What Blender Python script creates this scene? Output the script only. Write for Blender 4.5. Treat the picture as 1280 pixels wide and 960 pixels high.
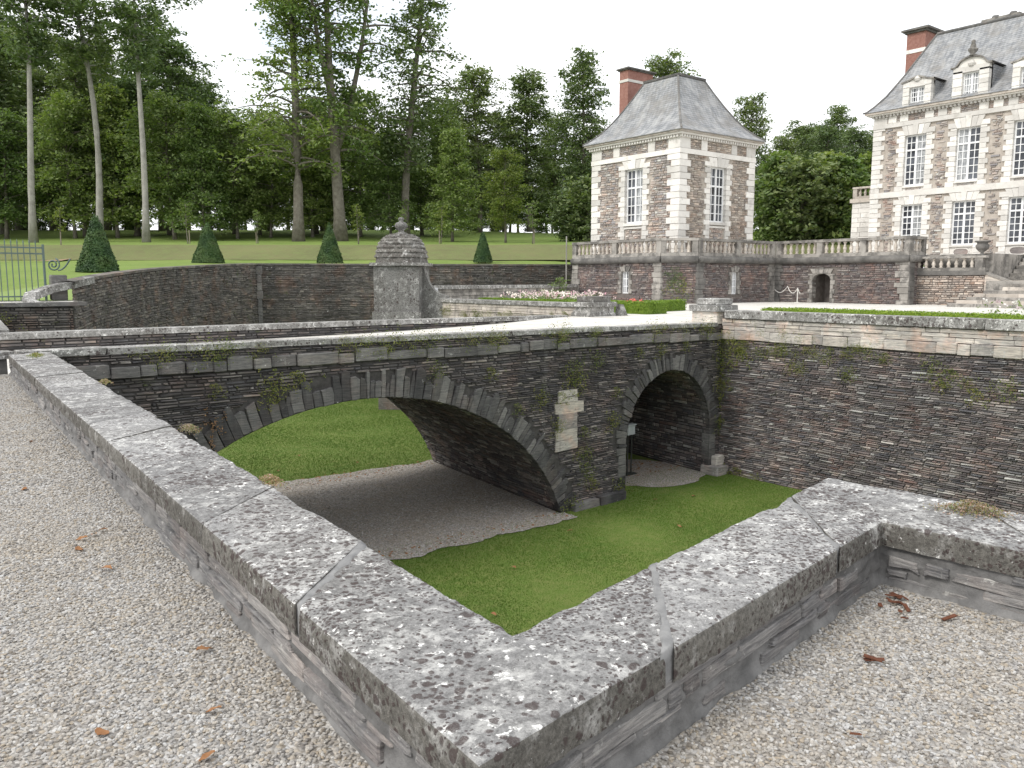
import bpy, bmesh, math, random
import numpy as np
from mathutils import Vector, Matrix, noise

for o in list(bpy.data.objects):
    bpy.data.objects.remove(o)
scene = bpy.context.scene
COL = scene.collection

# ------------------------------------------------------------------ camera
EYE = 1.65
HEAD = math.radians(52.18)          # heading, measured from +X towards +Y
cam = bpy.data.cameras.new('camera')
cam.sensor_width = 36.0
cam.lens = 28.94
cam.clip_start = 0.05
cam.clip_end = 3000
camo = bpy.data.objects.new('camera', cam)
COL.objects.link(camo)
camo.location = (0, 0, EYE)
camo.rotation_euler = (math.pi / 2 - math.radians(7.15), 0, HEAD - math.pi / 2)
scene.camera = camo

# ------------------------------------------------------------------ world + sun
SUN_DIR = Vector((-0.80, 0.12, 0.80)).normalized()      # towards the sun
SUN_EL = math.asin(SUN_DIR.z)
SUN_AZ = math.atan2(SUN_DIR.x, SUN_DIR.y)
world = bpy.data.worlds.new('World')
scene.world = world
world.use_nodes = True
wn = world.node_tree
wn.nodes.clear()
w_out = wn.nodes.new('ShaderNodeOutputWorld')
w_sky = wn.nodes.new('ShaderNodeTexSky')
w_sky.sky_type = 'NISHITA'
w_sky.sun_disc = False
w_sky.sun_elevation = SUN_EL
w_sky.sun_rotation = SUN_AZ
w_sky.dust_density = 2.0
w_bg = wn.nodes.new('ShaderNodeBackground')
w_bg.inputs[1].default_value = 0.15
wn.links.new(w_sky.outputs[0], w_bg.inputs[0])
w_cl = wn.nodes.new('ShaderNodeBackground')
w_cl.inputs[0].default_value = (0.97, 0.985, 1.0, 1)
w_cl.inputs[1].default_value = 1.08
w_tc = wn.nodes.new('ShaderNodeTexCoord')
w_map = wn.nodes.new('ShaderNodeMapping')
w_map.inputs['Scale'].default_value = (1.0, 1.0, 2.6)
w_map.inputs['Location'].default_value = (0.35, 0.1, 0.0)
w_nz = wn.nodes.new('ShaderNodeTexNoise')
w_nz.inputs['Scale'].default_value = 1.9
w_nz.inputs['Detail'].default_value = 7
w_nz.inputs['Roughness'].default_value = 0.58
w_rp = wn.nodes.new('ShaderNodeValToRGB')
w_rp.color_ramp.elements[0].position = 0.30
w_rp.color_ramp.elements[0].color = (0.5, 0.5, 0.5, 1)
w_rp.color_ramp.elements[1].position = 0.46
w_mx = wn.nodes.new('ShaderNodeMixShader')
wn.links.new(w_tc.outputs['Generated'], w_map.inputs[0])
wn.links.new(w_map.outputs[0], w_nz.inputs[0])
wn.links.new(w_nz.outputs[0], w_rp.inputs[0])
wn.links.new(w_rp.outputs[0], w_mx.inputs[0])
wn.links.new(w_bg.outputs[0], w_mx.inputs[1])
wn.links.new(w_cl.outputs[0], w_mx.inputs[2])
wn.links.new(w_mx.outputs[0], w_out.inputs[0])

sun = bpy.data.lights.new('sun', 'SUN')
sun.energy = 1.4
sun.angle = math.radians(14)
sun.color = (1.0, 0.96, 0.90)
suno = bpy.data.objects.new('sun', sun)
COL.objects.link(suno)
suno.rotation_euler = (-SUN_DIR).to_track_quat('-Z', 'Y').to_euler()

vs = scene.view_settings
vs.view_transform = 'Standard'
vs.look = 'None'
vs.exposure = 0.62
vs.gamma = 1.0
vs.use_curve_mapping = False
scene.render.engine = 'CYCLES'

# ------------------------------------------------------------------ helpers
RNG = random.Random(7)
NRG = np.random.default_rng(11)

def tag(o, label=None, cat=None, group=None, kind=None):
    if label: o['label'] = label
    if cat: o['category'] = cat
    if group: o['group'] = group
    if kind: o['kind'] = kind
    return o

def wm(o):
    if o.parent is None:
        return o.matrix_basis.copy()
    return wm(o.parent) @ o.matrix_parent_inverse @ o.matrix_basis

def setpar(o, p):
    o.parent = p
    if p is not None:
        o.matrix_parent_inverse = wm(p).inverted()

def empty(name, loc=(0, 0, 0), rz=0.0, label=None, cat=None, group=None):
    o = bpy.data.objects.new(name, None)
    o.empty_display_size = 0.3
    COL.objects.link(o)
    o.location = loc
    o.rotation_euler = (0, 0, rz)
    return tag(o, label, cat, group, 'thing' if label else None)

def mk(name, V, F, mat, parent=None, smooth=False, rnd=None, kind=None):
    me = bpy.data.meshes.new(name)
    if isinstance(V, np.ndarray): V = V.tolist()
    if isinstance(F, np.ndarray): F = F.tolist()
    me.from_pydata(V, [], F)
    if mat: me.materials.append(mat)
    if rnd is not None:
        a = me.attributes.new('rnd', 'FLOAT', 'FACE')
        a.data.foreach_set('value', np.asarray(rnd, dtype=np.float32))
    if smooth:
        me.polygons.foreach_set('use_smooth', [True] * len(me.polygons))
    me.update()
    o = bpy.data.objects.new(name, me)
    COL.objects.link(o)
    if parent is not None: setpar(o, parent)
    if kind: o['kind'] = kind
    return o

class MB:
    """collects faces for one mesh object"""
    def __init__(s): s.V = []; s.F = []; s.R = []
    def add(s, V, F, r=None):
        b = len(s.V); s.V.extend([tuple(v) for v in V]); s.F.extend([tuple(i + b for i in f) for f in F])
        if r is None: r = RNG.random()
        s.R.extend([r] * len(F))
    def box(s, c, h, ax=None):
        c = Vector(c)
        ax = ax or (Vector((1, 0, 0)), Vector((0, 1, 0)), Vector((0, 0, 1)))
        V = []
        for sz in (-1, 1):
            for sx, sy in ((-1, -1), (1, -1), (1, 1), (-1, 1)):
                V.append(c + ax[0] * (sx * h[0]) + ax[1] * (sy * h[1]) + ax[2] * (sz * h[2]))
        s.add(V, [(3, 2, 1, 0), (4, 5, 6, 7), (0, 1, 5, 4), (1, 2, 6, 5), (2, 3, 7, 6), (3, 0, 4, 7)])
    def bx(s, x0, x1, y0, y1, z0, z1):
        s.box(((x0 + x1) / 2, (y0 + y1) / 2, (z0 + z1) / 2), (abs(x1 - x0) / 2, abs(y1 - y0) / 2, abs(z1 - z0) / 2))
    def tube(s, pts, rad, n=8, cap=True):
        pts = [Vector(p) for p in pts]
        V = []; F = []
        up = Vector((0, 0, 1))
        for i, p in enumerate(pts):
            d = (pts[min(i + 1, len(pts) - 1)] - pts[max(i - 1, 0)]).normalized()
            a = d.cross(up)
            if a.length < 1e-3: a = d.cross(Vector((1, 0, 0)))
            a.normalize(); b = d.cross(a)
            r = rad[i] if hasattr(rad, '__len__') else rad
            for k in range(n):
                t = 2 * math.pi * k / n
                V.append(p + a * (r * math.cos(t)) + b * (r * math.sin(t)))
        for i in range(len(pts) - 1):
            for k in range(n):
                F.append((i * n + k, i * n + (k + 1) % n, (i + 1) * n + (k + 1) % n, (i + 1) * n + k))
        if cap:
            F.append(tuple(range(n - 1, -1, -1))); F.append(tuple((len(pts) - 1) * n + k for k in range(n)))
        s.add(V, F)
    def lathe(s, c, prof, n=12):
        c = Vector(c); V = []; F = []
        for r, z in prof:
            for k in range(n):
                t = 2 * math.pi * k / n
                V.append(c + Vector((r * math.cos(t), r * math.sin(t), z)))
        for i in range(len(prof) - 1):
            for k in range(n):
                F.append((i * n + k, i * n + (k + 1) % n, (i + 1) * n + (k + 1) % n, (i + 1) * n + k))
        F.append(tuple(range(n - 1, -1, -1))); F.append(tuple((len(prof) - 1) * n + k for k in range(n)))
        s.add(V, F)
    def prism(s, poly, P, o0, o1, inset=0.012, r=None):
        """irregular stone: outline poly in (u,v), from depth o0 to o1 with a bevelled front"""
        n = len(poly)
        cu = sum(p[0] for p in poly) / n; cv = sum(p[1] for p in poly) / n
        V = [P(u, v, o0) for u, v in poly] + [P(u, v, o1 - inset) for u, v in poly]
        for u, v in poly:
            du, dv = cu - u, cv - v
            L = math.hypot(du, dv) or 1
            V.append(P(u + du / L * inset * 1.3, v + dv / L * inset * 1.3, o1))
        F = []
        for ring in (0, 1):
            for k in range(n):
                k2 = (k + 1) % n
                F.append((ring * n + k, ring * n + k2, (ring + 1) * n + k2, (ring + 1) * n + k))
        F.append(tuple(2 * n + k for k in range(n)))
        s.add(V, F, r)
    def build(s, name, mat, parent=None, smooth=False, kind=None):
        return mk(name, s.V, s.F, mat, parent, smooth, s.R, kind)

def fix_normals(o):
    bm = bmesh.new(); bm.from_mesh(o.data)
    bmesh.ops.recalc_face_normals(bm, faces=bm.faces)
    bm.to_mesh(o.data); bm.free()

def frame(O, eu, no):
    """plane with origin O, horizontal axis eu, outward normal no -> P(u, v, o)"""
    O = Vector(O); eu = Vector(eu).normalized(); no = Vector(no).normalized(); up = Vector((0, 0, 1))
    return lambda u, v, o=0.0: O + eu * u + up * v + no * o

def slates(P, u0, u1, v0, v1, ch, cl, inside=None, dep=(0.005, 0.04), gap=0.008, jit=0.008, wav=0.03, back=-0.05, mb=None, rng=None, big=None, skip=0.0):
    """courses of thin irregular stones, real geometry joined in one MB"""
    mb = mb or MB(); rng = rng or RNG
    sd = rng.uniform(0, 100)
    wv = lambda u, v: v + wav * noise.noise((u * 0.35 + sd, v * 0.6, sd))
    v = v0
    while v < v1 - 0.01:
        h = rng.uniform(*ch)
        u = u0 - rng.uniform(0, cl[0])
        while u < u1:
            l = rng.uniform(*cl) if rng.random() < 0.8 else rng.uniform(cl[0] * 0.5, cl[0])
            hh = h * rng.choice((1, 1, 1, 0.86, 0.93))
            a, b = max(u, u0), min(u + l, u1)
            u += l
            if b - a < 0.04: continue
            if skip and rng.random() < skip: continue
            c = (v + min(v + h, v1)) / 2
            t = min(v + hh, v1)
            if inside and not (inside((a + b) / 2, c) and inside(a, v) and inside(b, v) and inside(a, t) and inside(b, t)):
                continue
            j = lambda: rng.uniform(-jit, jit)
            g = gap / 2
            q = [(a + g + j(), v + g + j() * .5), (b - g + j(), v + g + j() * .5), (b - g + j(), t - g + j() * .5), (a + g + j(), t - g + j() * .5)]
            d = rng.uniform(*dep)
            e = min(0.25 * h, 0.02)
            V = []
            for (x, y) in q: V.append(P(x, wv(x, y), back))
            mx, my = (a + b) / 2, c
            for (x, y) in q:
                V.append(P(x + (e if x < mx else -e), wv(x, y + (e * .8 if y < my else -e * .8)), d + j() * .8))
            F = [(4, 5, 6, 7), (0, 1, 5, 4), (1, 2, 6, 5), (2, 3, 7, 6), (3, 0, 4, 7)]
            if big is not None and (b - a) * hh > big[0] and len(big[1]) < big[2]:
                big[1].append((V, F, rng.random()))
            else:
                mb.add(V, F, rng.random())
        v += h
    return mb

# unit ashlar blocks (shared mesh data)
def unit_block(seed, bev=0.05, jit=0.015):
    rng = random.Random(seed)
    bm = bmesh.new(); bmesh.ops.create_cube(bm, size=1.0)
    bmesh.ops.bevel(bm, geom=list(bm.edges), offset=bev, segments=1, affect='EDGES', profile=0.6)
    for v in bm.verts:
        v.co += Vector((rng.uniform(-jit, jit), rng.uniform(-jit, jit), rng.uniform(-jit, jit)))
    me = bpy.data.meshes.new('ashlar_block'); bm.to_mesh(me); bm.free()
    return me
_BLK = {}
def block(name, parent, c, ax, dims, mat, seed=None, bev=0.05):
    """one stone: centre c, axes ax (3 unit vectors), full dims"""
    k = (mat.name, RNG.randrange(4) if seed is None else seed, bev)
    if k not in _BLK:
        me = unit_block(k[1] + 3, bev); me.materials.append(mat); _BLK[k] = me
    o = bpy.data.objects.new(name, _BLK[k]); COL.objects.link(o)
    m = Matrix.Identity(4)
    for i in range(3):
        for r in range(3): m[r][i] = ax[i][r] * dims[i]
        m[i][3] = c[i]
    o.matrix_basis = m
    if parent is not None: setpar(o, parent)
    return o

def axes(eu, no):
    return (Vector(eu).normalized(), Vector(no).normalized(), Vector((0, 0, 1)))
X_, Y_, Z_ = Vector((1, 0, 0)), Vector((0, 1, 0)), Vector((0, 0, 1))
# ------------------------------------------------------------------ materials
class NT:
    def __init__(s, name, rough=0.9, spec=0.25):
        s.m = bpy.data.materials.new(name); s.m.use_nodes = True
        s.t = s.m.node_tree; s.b = s.t.nodes['Principled BSDF']; s.out = s.t.nodes['Material Output']
        s.b.inputs['Roughness'].default_value = rough
        s.b.inputs['Specular IOR Level'].default_value = spec
    def n(s, typ, **kw):
        x = s.t.nodes.new(typ)
        for k, v in kw.items(): setattr(x, k, v)
        return x
    def set(s, sock, v):
        if isinstance(v, bpy.types.NodeSocket): s.t.links.new(v, sock)
        elif v is not None:
            if hasattr(sock.default_value, '__len__') and not hasattr(v, '__len__'): v = (v, v, v, 1) if len(sock.default_value) == 4 else (v,) * 3
            if hasattr(v, '__len__') and hasattr(sock.default_value, '__len__') and len(v) == 3 and len(sock.default_value) == 4: v = tuple(v) + (1,)
            sock.default_value = v
    def pos(s, scale=(1, 1, 1), off=None):
        g = s.n('ShaderNodeNewGeometry').outputs['Position']
        mp = s.n('ShaderNodeMapping'); mp.inputs['Scale'].default_value = scale
        if off: mp.inputs['Location'].default_value = off
        s.t.links.new(g, mp.inputs[0]); return mp.outputs[0]
    def noise(s, vec, scale, detail=5, rough=0.6, dist=0.0):
        x = s.n('ShaderNodeTexNoise'); s.set(x.inputs['Vector'], vec)
        x.inputs['Scale'].default_value = scale; x.inputs['Detail'].default_value = detail
        x.inputs['Roughness'].default_value = rough; x.inputs['Distortion'].default_value = dist
        return x.outputs['Fac']
    def voro(s, vec, scale, feat='F1', out='Distance', rnd=1.0):
        x = s.n('ShaderNodeTexVoronoi', feature=feat); s.set(x.inputs['Vector'], vec)
        x.inputs['Scale'].default_value = scale; x.inputs['Randomness'].default_value = rnd
        return x.outputs[out]
    def ramp(s, fac, stops, interp='LINEAR'):
        x = s.n('ShaderNodeValToRGB'); r = x.color_ramp; r.interpolation = interp
        while len(r.elements) < len(stops): r.elements.new(0.5)
        for e, (p, c) in zip(r.elements, stops):
            e.position = p; e.color = (c, c, c, 1) if not hasattr(c, '__len__') else tuple(c) + (1,)
        s.set(x.inputs[0], fac); return x.outputs[0]
    def mix(s, fac, a, b, mode='MIX'):
        x = s.n('ShaderNodeMix', data_type='RGBA', blend_type=mode)
        s.set(x.inputs[0], fac); s.set(x.inputs[6], a); s.set(x.inputs[7], b); return x.outputs[2]
    def math(s, op, a, b=None):
        x = s.n('ShaderNodeMath', operation=op); s.set(x.inputs[0], a)
        if b is not None: s.set(x.inputs[1], b)
        return x.outputs[0]
    def attr(s, name='rnd'):
        x = s.n('ShaderNodeAttribute'); x.attribute_name = name; return x.outputs['Fac']
    def orand(s): return s.n('ShaderNodeObjectInfo').outputs['Random']
    def bump(s, h, strength=0.5, dist=0.01, prev=None):
        x = s.n('ShaderNodeBump'); x.inputs['Strength'].default_value = strength
        x.inputs['Distance'].default_value = dist; s.set(x.inputs['Height'], h)
        if prev is not None: s.set(x.inputs['Normal'], prev)
        return x.outputs[0]
    def done(s, col, normal=None, rough=None):
        s.set(s.b.inputs['Base Color'], col)
        if normal is not None: s.set(s.b.inputs['Normal'], normal)
        if rough is not None: s.set(s.b.inputs['Roughness'], rough)
        return s.m

def m_lichen(name, base=(0.25, 0.25, 0.255), white=0.50, dark=0.5, spots=True, brown=(0.034, 0.025, 0.024), moss=0.0, crust=0.62, k=1.0):
    """weathered coping stone: mottled grey, crusts of white lichen, clusters of dark purple brown lichen spots"""
    n = NT(name, 0.95, 0.15); p = n.pos()
    nn = n.n('ShaderNodeTexNoise'); n.set(nn.inputs['Vector'], p); nn.inputs['Scale'].default_value = 26 * k; nn.inputs['Detail'].default_value = 5
    add = n.n('ShaderNodeVectorMath', operation='MULTIPLY_ADD')
    n.set(add.inputs[0], nn.outputs['Color']); add.inputs[1].default_value = (0.034 / k,) * 3; n.set(add.inputs[2], p)
    q = add.outputs[0]
    grain = n.noise(p, 190 * k, 3, 0.75); mid = n.noise(p, 42 * k, 7, 0.72); big = n.noise(p, 1.9 * k, 5, 0.62)
    col = n.mix(n.ramp(mid, [(0.32, 0.0), (0.68, 1.0)]), tuple(c * 0.52 for c in base), tuple(c * 1.45 for c in base))
    col = n.mix(1.0, col, n.ramp(grain, [(0.3, 0.72), (0.7, 1.28)]), 'MULTIPLY')
    col = n.mix(1.0, col, n.ramp(n.orand(), [(0.0, 0.78), (1.0, 1.15)]), 'MULTIPLY')
    col = n.mix(n.ramp(n.noise(p, 0.9 * k, 4, 0.6), [(0.45, 0.0), (0.65, 0.45)]), col, n.mix(1.0, col, (0.62, 0.60, 0.56), 'MULTIPLY'))
    # pale crust in broken patches at two sizes
    w1 = n.math('ADD', n.noise(q, 8.5 * k, 7, 0.66), n.math('MULTIPLY', n.math('SUBTRACT', big, 0.5), 0.34))
    wf = n.math('MULTIPLY', n.ramp(w1, [(white, 0.0), (white + 0.16, crust)]), n.ramp(mid, [(0.36, 0.25), (0.52, 1.0)]))
    col = n.mix(wf, col, n.mix(grain, (0.50, 0.495, 0.475), (0.72, 0.71, 0.69)))
    w2 = n.ramp(n.math('ADD', n.noise(q, 21.0 * k, 8, 0.7), n.math('MULTIPLY', n.math('SUBTRACT', big, 0.5), 0.22)), [(white + 0.11, 0.0), (white + 0.155, 0.95)])
    col = n.mix(w2, col, (0.80, 0.79, 0.765))
    hgt = n.math('ADD', n.math('MULTIPLY', wf, 0.4), n.math('MULTIPLY', mid, 1.6))
    if spots:
        sp = None
        for (sc, lo, hi, off) in ((17 * k, 0.44, 0.66, 1.7), (29 * k, 0.42, 0.62, 3.1), (52 * k, 0.42, 0.62, 3.3)):
            v = n.n('ShaderNodeTexVoronoi'); n.set(v.inputs['Vector'], q); v.inputs['Scale'].default_value = sc
            sepc = n.n('ShaderNodeSeparateColor'); n.t.links.new(v.outputs['Color'], sepc.inputs[0])
            dens = n.ramp(n.noise(n.pos((1, 1, 1), (off, off, 0)), 1.9 * k, 5, 0.68), [(lo, 0.05), (hi, 1.0)])
            on = n.math('LESS_THAN', sepc.outputs[0], n.math('MULTIPLY', dens, dark * 1.3))
            rad = n.math('ADD', n.math('MULTIPLY', sepc.outputs[1], 0.24), n.math('ADD', n.math('MULTIPLY', dens, 0.15), 0.13))
            f = n.math('MULTIPLY', on, n.ramp(n.math('SUBTRACT', rad, v.outputs['Distance']), [(0.0, 0.0), (0.10, 1.0)]))
            sp = f if sp is None else n.math('MAXIMUM', sp, f)
        col = n.mix(n.math('MULTIPLY', sp, n.ramp(grain, [(0.30, 0.45), (0.6, 0.95)])), col, n.mix(n.noise(p, 50 * k, 3), brown, tuple(c * 2.6 for c in brown)))
        hgt = n.math('ADD', hgt, n.math('MULTIPLY', sp, 0.7))
    if moss:
        col = n.mix(n.ramp(n.noise(p, 2.2, 6, 0.7), [(0.60 - moss, 0.0), (0.70 - moss, 0.5)]), col, (0.10, 0.105, 0.05))
    hgt = n.math('ADD', hgt, n.math('MULTIPLY', grain, 0.7))
    return n.done(col, n.bump(hgt, 0.75, 0.006))

def m_slate(name, cols, use_attr=True, lich=0.66, warm=0.4, moss=0.0, scale=1.0, white=(0.42, 0.42, 0.40)):
    """split schist: each stone its own tone, grained along the bed, flecked with lichen"""
    n = NT(name, 0.85, 0.3); p = n.pos()
    r = n.attr() if use_attr else n.orand()
    k = len(cols) - 1
    base = n.ramp(r, [(i / k, c) for i, c in enumerate(cols)])
    st = n.noise(n.pos((3 * scale, 3 * scale, 38 * scale)), 1.0, 6, 0.7, 0.3)
    col = n.mix(n.ramp(st, [(0.33, 0.0), (0.68, 1.0)]), n.mix(1.0, base, (0.5, 0.5, 0.52), 'MULTIPLY'), n.mix(1.0, base, (1.5, 1.47, 1.42), 'MULTIPLY'))
    bg = n.noise(p, 0.55 * scale, 5, 0.62)
    col = n.mix(n.ramp(bg, [(0.44, 0.0), (0.66, 0.55)]), col, n.mix(1.0, col, (1.9, 1.85, 1.8), 'MULTIPLY'))
    col = n.mix(n.ramp(n.noise(p, 1.3 * scale, 4, 0.6), [(0.5, 0.0), (0.68, warm)]), col, n.mix(1.0, col, (1.7, 1.0, 0.72), 'MULTIPLY'))
    lf = n.math('MULTIPLY', n.ramp(n.noise(p, 7 * scale, 7, 0.72), [(lich, 0.0), (lich + 0.05, 0.85)]), n.ramp(n.noise(p, 0.8 * scale, 3), [(0.35, 0.2), (0.6, 1.0)]))
    col = n.mix(lf, col, white)
    sk = n.noise(n.pos((1.7, 1.7, 0.16)), 1.0, 5, 0.62)
    col = n.mix(n.ramp(sk, [(0.53, 0.0), (0.68, 0.42)]), col, n.mix(1.0, n.mix(0.35, col, white), (0.95, 0.95, 0.95), 'MULTIPLY'))
    col = n.mix(n.ramp(sk, [(0.30, 0.5), (0.42, 0.0)]), col, n.mix(1.0, col, (0.55, 0.55, 0.56), 'MULTIPLY'))
    v = n.voro(p, 4.5 * scale)
    col = n.mix(n.math('MULTIPLY', n.ramp(v, [(0.05, 0.9), (0.10, 0.0)]), n.ramp(n.noise(p, 0.9, 3), [(0.5, 0.0), (0.62, 1.0)])), col, (0.6, 0.6, 0.56))
    if moss:
        col = n.mix(n.ramp(n.noise(p, 1.6, 7, 0.72), [(0.66 - moss, 0.0), (0.74 - moss, 0.75)]), col, (0.075, 0.095, 0.022))
    h = n.math('ADD', n.math('MULTIPLY', st, 1.0), n.math('MULTIPLY', n.noise(p, 30 * scale, 5, 0.7), 0.8))
    return n.done(col, n.bump(h, 0.7, 0.015))

def m_plain(name, c0, c1, scale=3.0, rough=0.85, bump=0.3, bscale=40, bdist=0.006, spec=0.25, stain=None, orand=False):
    n = NT(name, rough, spec); p = n.pos()
    col = n.mix(n.ramp(n.noise(p, scale, 7, 0.65), [(0.33, 0.0), (0.67, 1.0)]), c0, c1)
    if orand:
        col = n.mix(1.0, col, n.ramp(n.orand(), [(0.0, 0.80), (1.0, 1.15)]), 'MULTIPLY')
    if stain:
        col = n.mix(n.ramp(n.noise(p, stain[1], 6, 0.7), [(stain[2], 0.0), (stain[2] + 0.12, stain[3])]), col, stain[0])
    return n.done(col, n.bump(n.noise(p, bscale, 5, 0.7), bump, bdist))

def m_grass(name, a, b, c, s=1.0):
    n = NT(name, 0.9, 0.2); p = n.pos()
    col = n.mix(n.ramp(n.noise(p, 0.35 * s, 5, 0.6), [(0.35, 0.0), (0.65, 1.0)]), a, b)
    col = n.mix(n.ramp(n.noise(p, 2.6 * s, 6, 0.7), [(0.40, 0.0), (0.68, 0.7)]), col, c)
    g = n.noise(p, 55 * s, 4, 0.8)
    col = n.mix(1.0, col, n.ramp(g, [(0.25, 0.62), (0.75, 1.3)]), 'MULTIPLY')
    return n.done(col, n.bump(g, 0.9, 0.03))

def m_leaf(name, cols, trans=0.25, rough=0.6, tint=(1.5, 1.7, 0.6)):
    n = NT(name, rough, 0.3)
    k = len(cols) - 1
    col = n.ramp(n.attr(), [(i / k, c) for i, c in enumerate(cols)])
    col = n.mix(1.0, col, n.ramp(n.orand(), [(0.0, (0.80, 0.86, 0.85)), (1.0, (1.18, 1.10, 1.0))]), 'MULTIPLY')
    n.set(n.b.inputs['Base Color'], col)
    tr = n.n('ShaderNodeBsdfTranslucent'); n.set(tr.inputs[0], n.mix(1.0, col, tint, 'MULTIPLY'))
    mx = n.n('ShaderNodeMixShader'); mx.inputs[0].default_value = trans
    n.t.links.new(n.b.outputs[0], mx.inputs[1]); n.t.links.new(tr.outputs[0], mx.inputs[2])
    n.t.links.new(mx.outputs[0], n.out.inputs[0])
    return n.m

def m_gravel(name, cols, scale=45, rnd=True):
    n = NT(name, 0.9, 0.2); p = n.pos()
    v = n.n('ShaderNodeTexVoronoi'); n.set(v.inputs['Vector'], p); v.inputs['Scale'].default_value = scale
    sp = n.n('ShaderNodeSeparateColor'); n.t.links.new(v.outputs['Color'], sp.inputs[0])
    k = len(cols) - 1
    col = n.ramp(sp.outputs[0], [(i / k, c) for i, c in enumerate(cols)])
    col = n.mix(1.0, col, n.ramp(v.outputs['Distance'], [(0.25, 1.0), (0.75, 0.45)]), 'MULTIPLY') if False else col
    col = n.mix(n.ramp(n.noise(p, 0.9, 6, 0.65), [(0.45, 0.0), (0.7, 0.35)]), col, (0.30, 0.24, 0.17))
    h = n.math('SUBTRACT', 1.0, v.outputs['Distance'])
    return n.done(col, n.bump(h, 0.9, 0.02))

def m_pebble(name, cols):
    n = NT(name, 0.85, 0.25); p = n.pos()
    k = len(cols) - 1
    col = n.ramp(n.orand(), [(i / k, c) for i, c in enumerate(cols)])
    col = n.mix(n.ramp(n.noise(p, 1.0, 7, 0.7), [(0.44, 0.0), (0.70, 0.6)]), col, n.mix(1.0, col, (0.90, 0.80, 0.65), 'MULTIPLY'))
    col = n.mix(1.0, col, n.ramp(n.noise(p, 120, 3), [(0.3, 0.75), (0.7, 1.2)]), 'MULTIPLY')
    return n.done(col)

SL_DARK = [(0.0448, 0.0448, 0.0488), (0.1016, 0.0955, 0.0955), (0.065, 0.065, 0.0712), (0.1728, 0.1585, 0.1524), (0.0813, 0.0732, 0.0732), (0.254, 0.2399, 0.2236)]
SL_BROWN = [(0.0739, 0.0689, 0.0738), (0.1406, 0.1262, 0.1264), (0.0858, 0.0884, 0.1001), (0.2442, 0.2294, 0.2195), (0.1257, 0.095, 0.0913), (0.3551, 0.3604, 0.3512)]
SL_FAR = [(0.0668, 0.0638, 0.0624), (0.1263, 0.1188, 0.1099), (0.0891, 0.0861, 0.0832), (0.1782, 0.1663, 0.1485)]
RUBBLE = [(0.2086, 0.1901, 0.1866), (0.3521, 0.327, 0.311), (0.2609, 0.2586, 0.2756), (0.4435, 0.3955, 0.3555), (0.3, 0.2358, 0.2133), (0.5216, 0.5324, 0.5156)]
RUB_GREY = [(0.1979, 0.1751, 0.1598), (0.335, 0.2969, 0.2664), (0.2512, 0.2284, 0.2132), (0.4567, 0.4111, 0.3654), (0.2893, 0.2284, 0.1903), (0.5481, 0.5177, 0.472)]
RUB_DARK = [(0.089, 0.0766, 0.0785), (0.1706, 0.1404, 0.1366), (0.1112, 0.1053, 0.1127), (0.2447, 0.2233, 0.2136), (0.1483, 0.1085, 0.1024)]
MAT = {}
MAT['coping'] = m_lichen('lichen_coping', base=(0.245, 0.242, 0.24), white=0.48, dark=1.0)
MAT['coping_far'] = m_lichen('grey_coping', base=(0.235, 0.23, 0.22), white=0.48, dark=0.45, k=0.45)
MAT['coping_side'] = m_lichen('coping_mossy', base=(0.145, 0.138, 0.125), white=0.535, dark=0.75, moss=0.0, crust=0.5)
MAT['old_stone'] = m_lichen('old_grey_stone', base=(0.17, 0.162, 0.15), white=0.53, dark=0.5, k=0.4)
MAT['slate_bridge'] = m_slate('slate_bridge', SL_DARK, moss=0.05, lich=0.63, warm=0.25)
MAT['slate_wall'] = m_slate('slate_wall', SL_BROWN, lich=0.60, warm=0.28, moss=0.02)
MAT['slate_far'] = m_slate('slate_far', SL_FAR, lich=0.60, moss=0.05, scale=0.8)
MAT['slate_low'] = m_slate('slate_parapet', [(0.13, 0.13, 0.133), (0.19, 0.188, 0.19), (0.155, 0.153, 0.155), (0.24, 0.235, 0.232), (0.15, 0.14, 0.137)], use_attr=False, lich=0.60, warm=0.12, scale=2.0, white=(0.5, 0.49, 0.46))
MAT['voussoir'] = m_slate('slate_voussoir', [(0.04, 0.04, 0.042), (0.085, 0.085, 0.086), (0.052, 0.052, 0.055), (0.14, 0.14, 0.138), (0.062, 0.060, 0.058)], use_attr=False, lich=0.64, warm=0.15)
MAT['block_grey'] = m_slate('grey_block', [(0.085, 0.084, 0.085), (0.15, 0.148, 0.145), (0.11, 0.11, 0.11), (0.20, 0.195, 0.185)], use_attr=False, lich=0.60, warm=0.15, moss=0.03)
MAT['block_pale'] = m_slate('pale_block', [(0.30, 0.285, 0.265), (0.44, 0.42, 0.39), (0.25, 0.24, 0.23), (0.40, 0.37, 0.33), (0.50, 0.48, 0.45)], use_attr=False, lich=0.57, warm=0.35, moss=0.04)
MAT['mortar'] = m_plain('mortar', (0.115, 0.113, 0.112), (0.225, 0.22, 0.215), 6, 0.95, 0.8, 45, 0.01, stain=((0.10, 0.098, 0.095), 2.5, 0.5, 0.7))
MAT['mortar_joint'] = m_plain('mortar_joint', (0.15, 0.15, 0.152), (0.27, 0.268, 0.265), 9, 0.95, 0.7, 60, 0.006)
MAT['mortar_dark'] = m_plain('mortar_dark', (0.035, 0.033, 0.032), (0.095, 0.09, 0.087), 4, 0.95, 0.6, 20, 0.02)
MAT['mortar_wall'] = m_plain('mortar_wall', (0.07, 0.063, 0.06), (0.18, 0.168, 0.16), 3, 0.95, 0.6, 20, 0.02)
MAT['mortar_rub'] = m_plain('mortar_rubble', (0.36, 0.32, 0.28), (0.50, 0.45, 0.40), 3, 0.95, 0.6, 15, 0.02)
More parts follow.
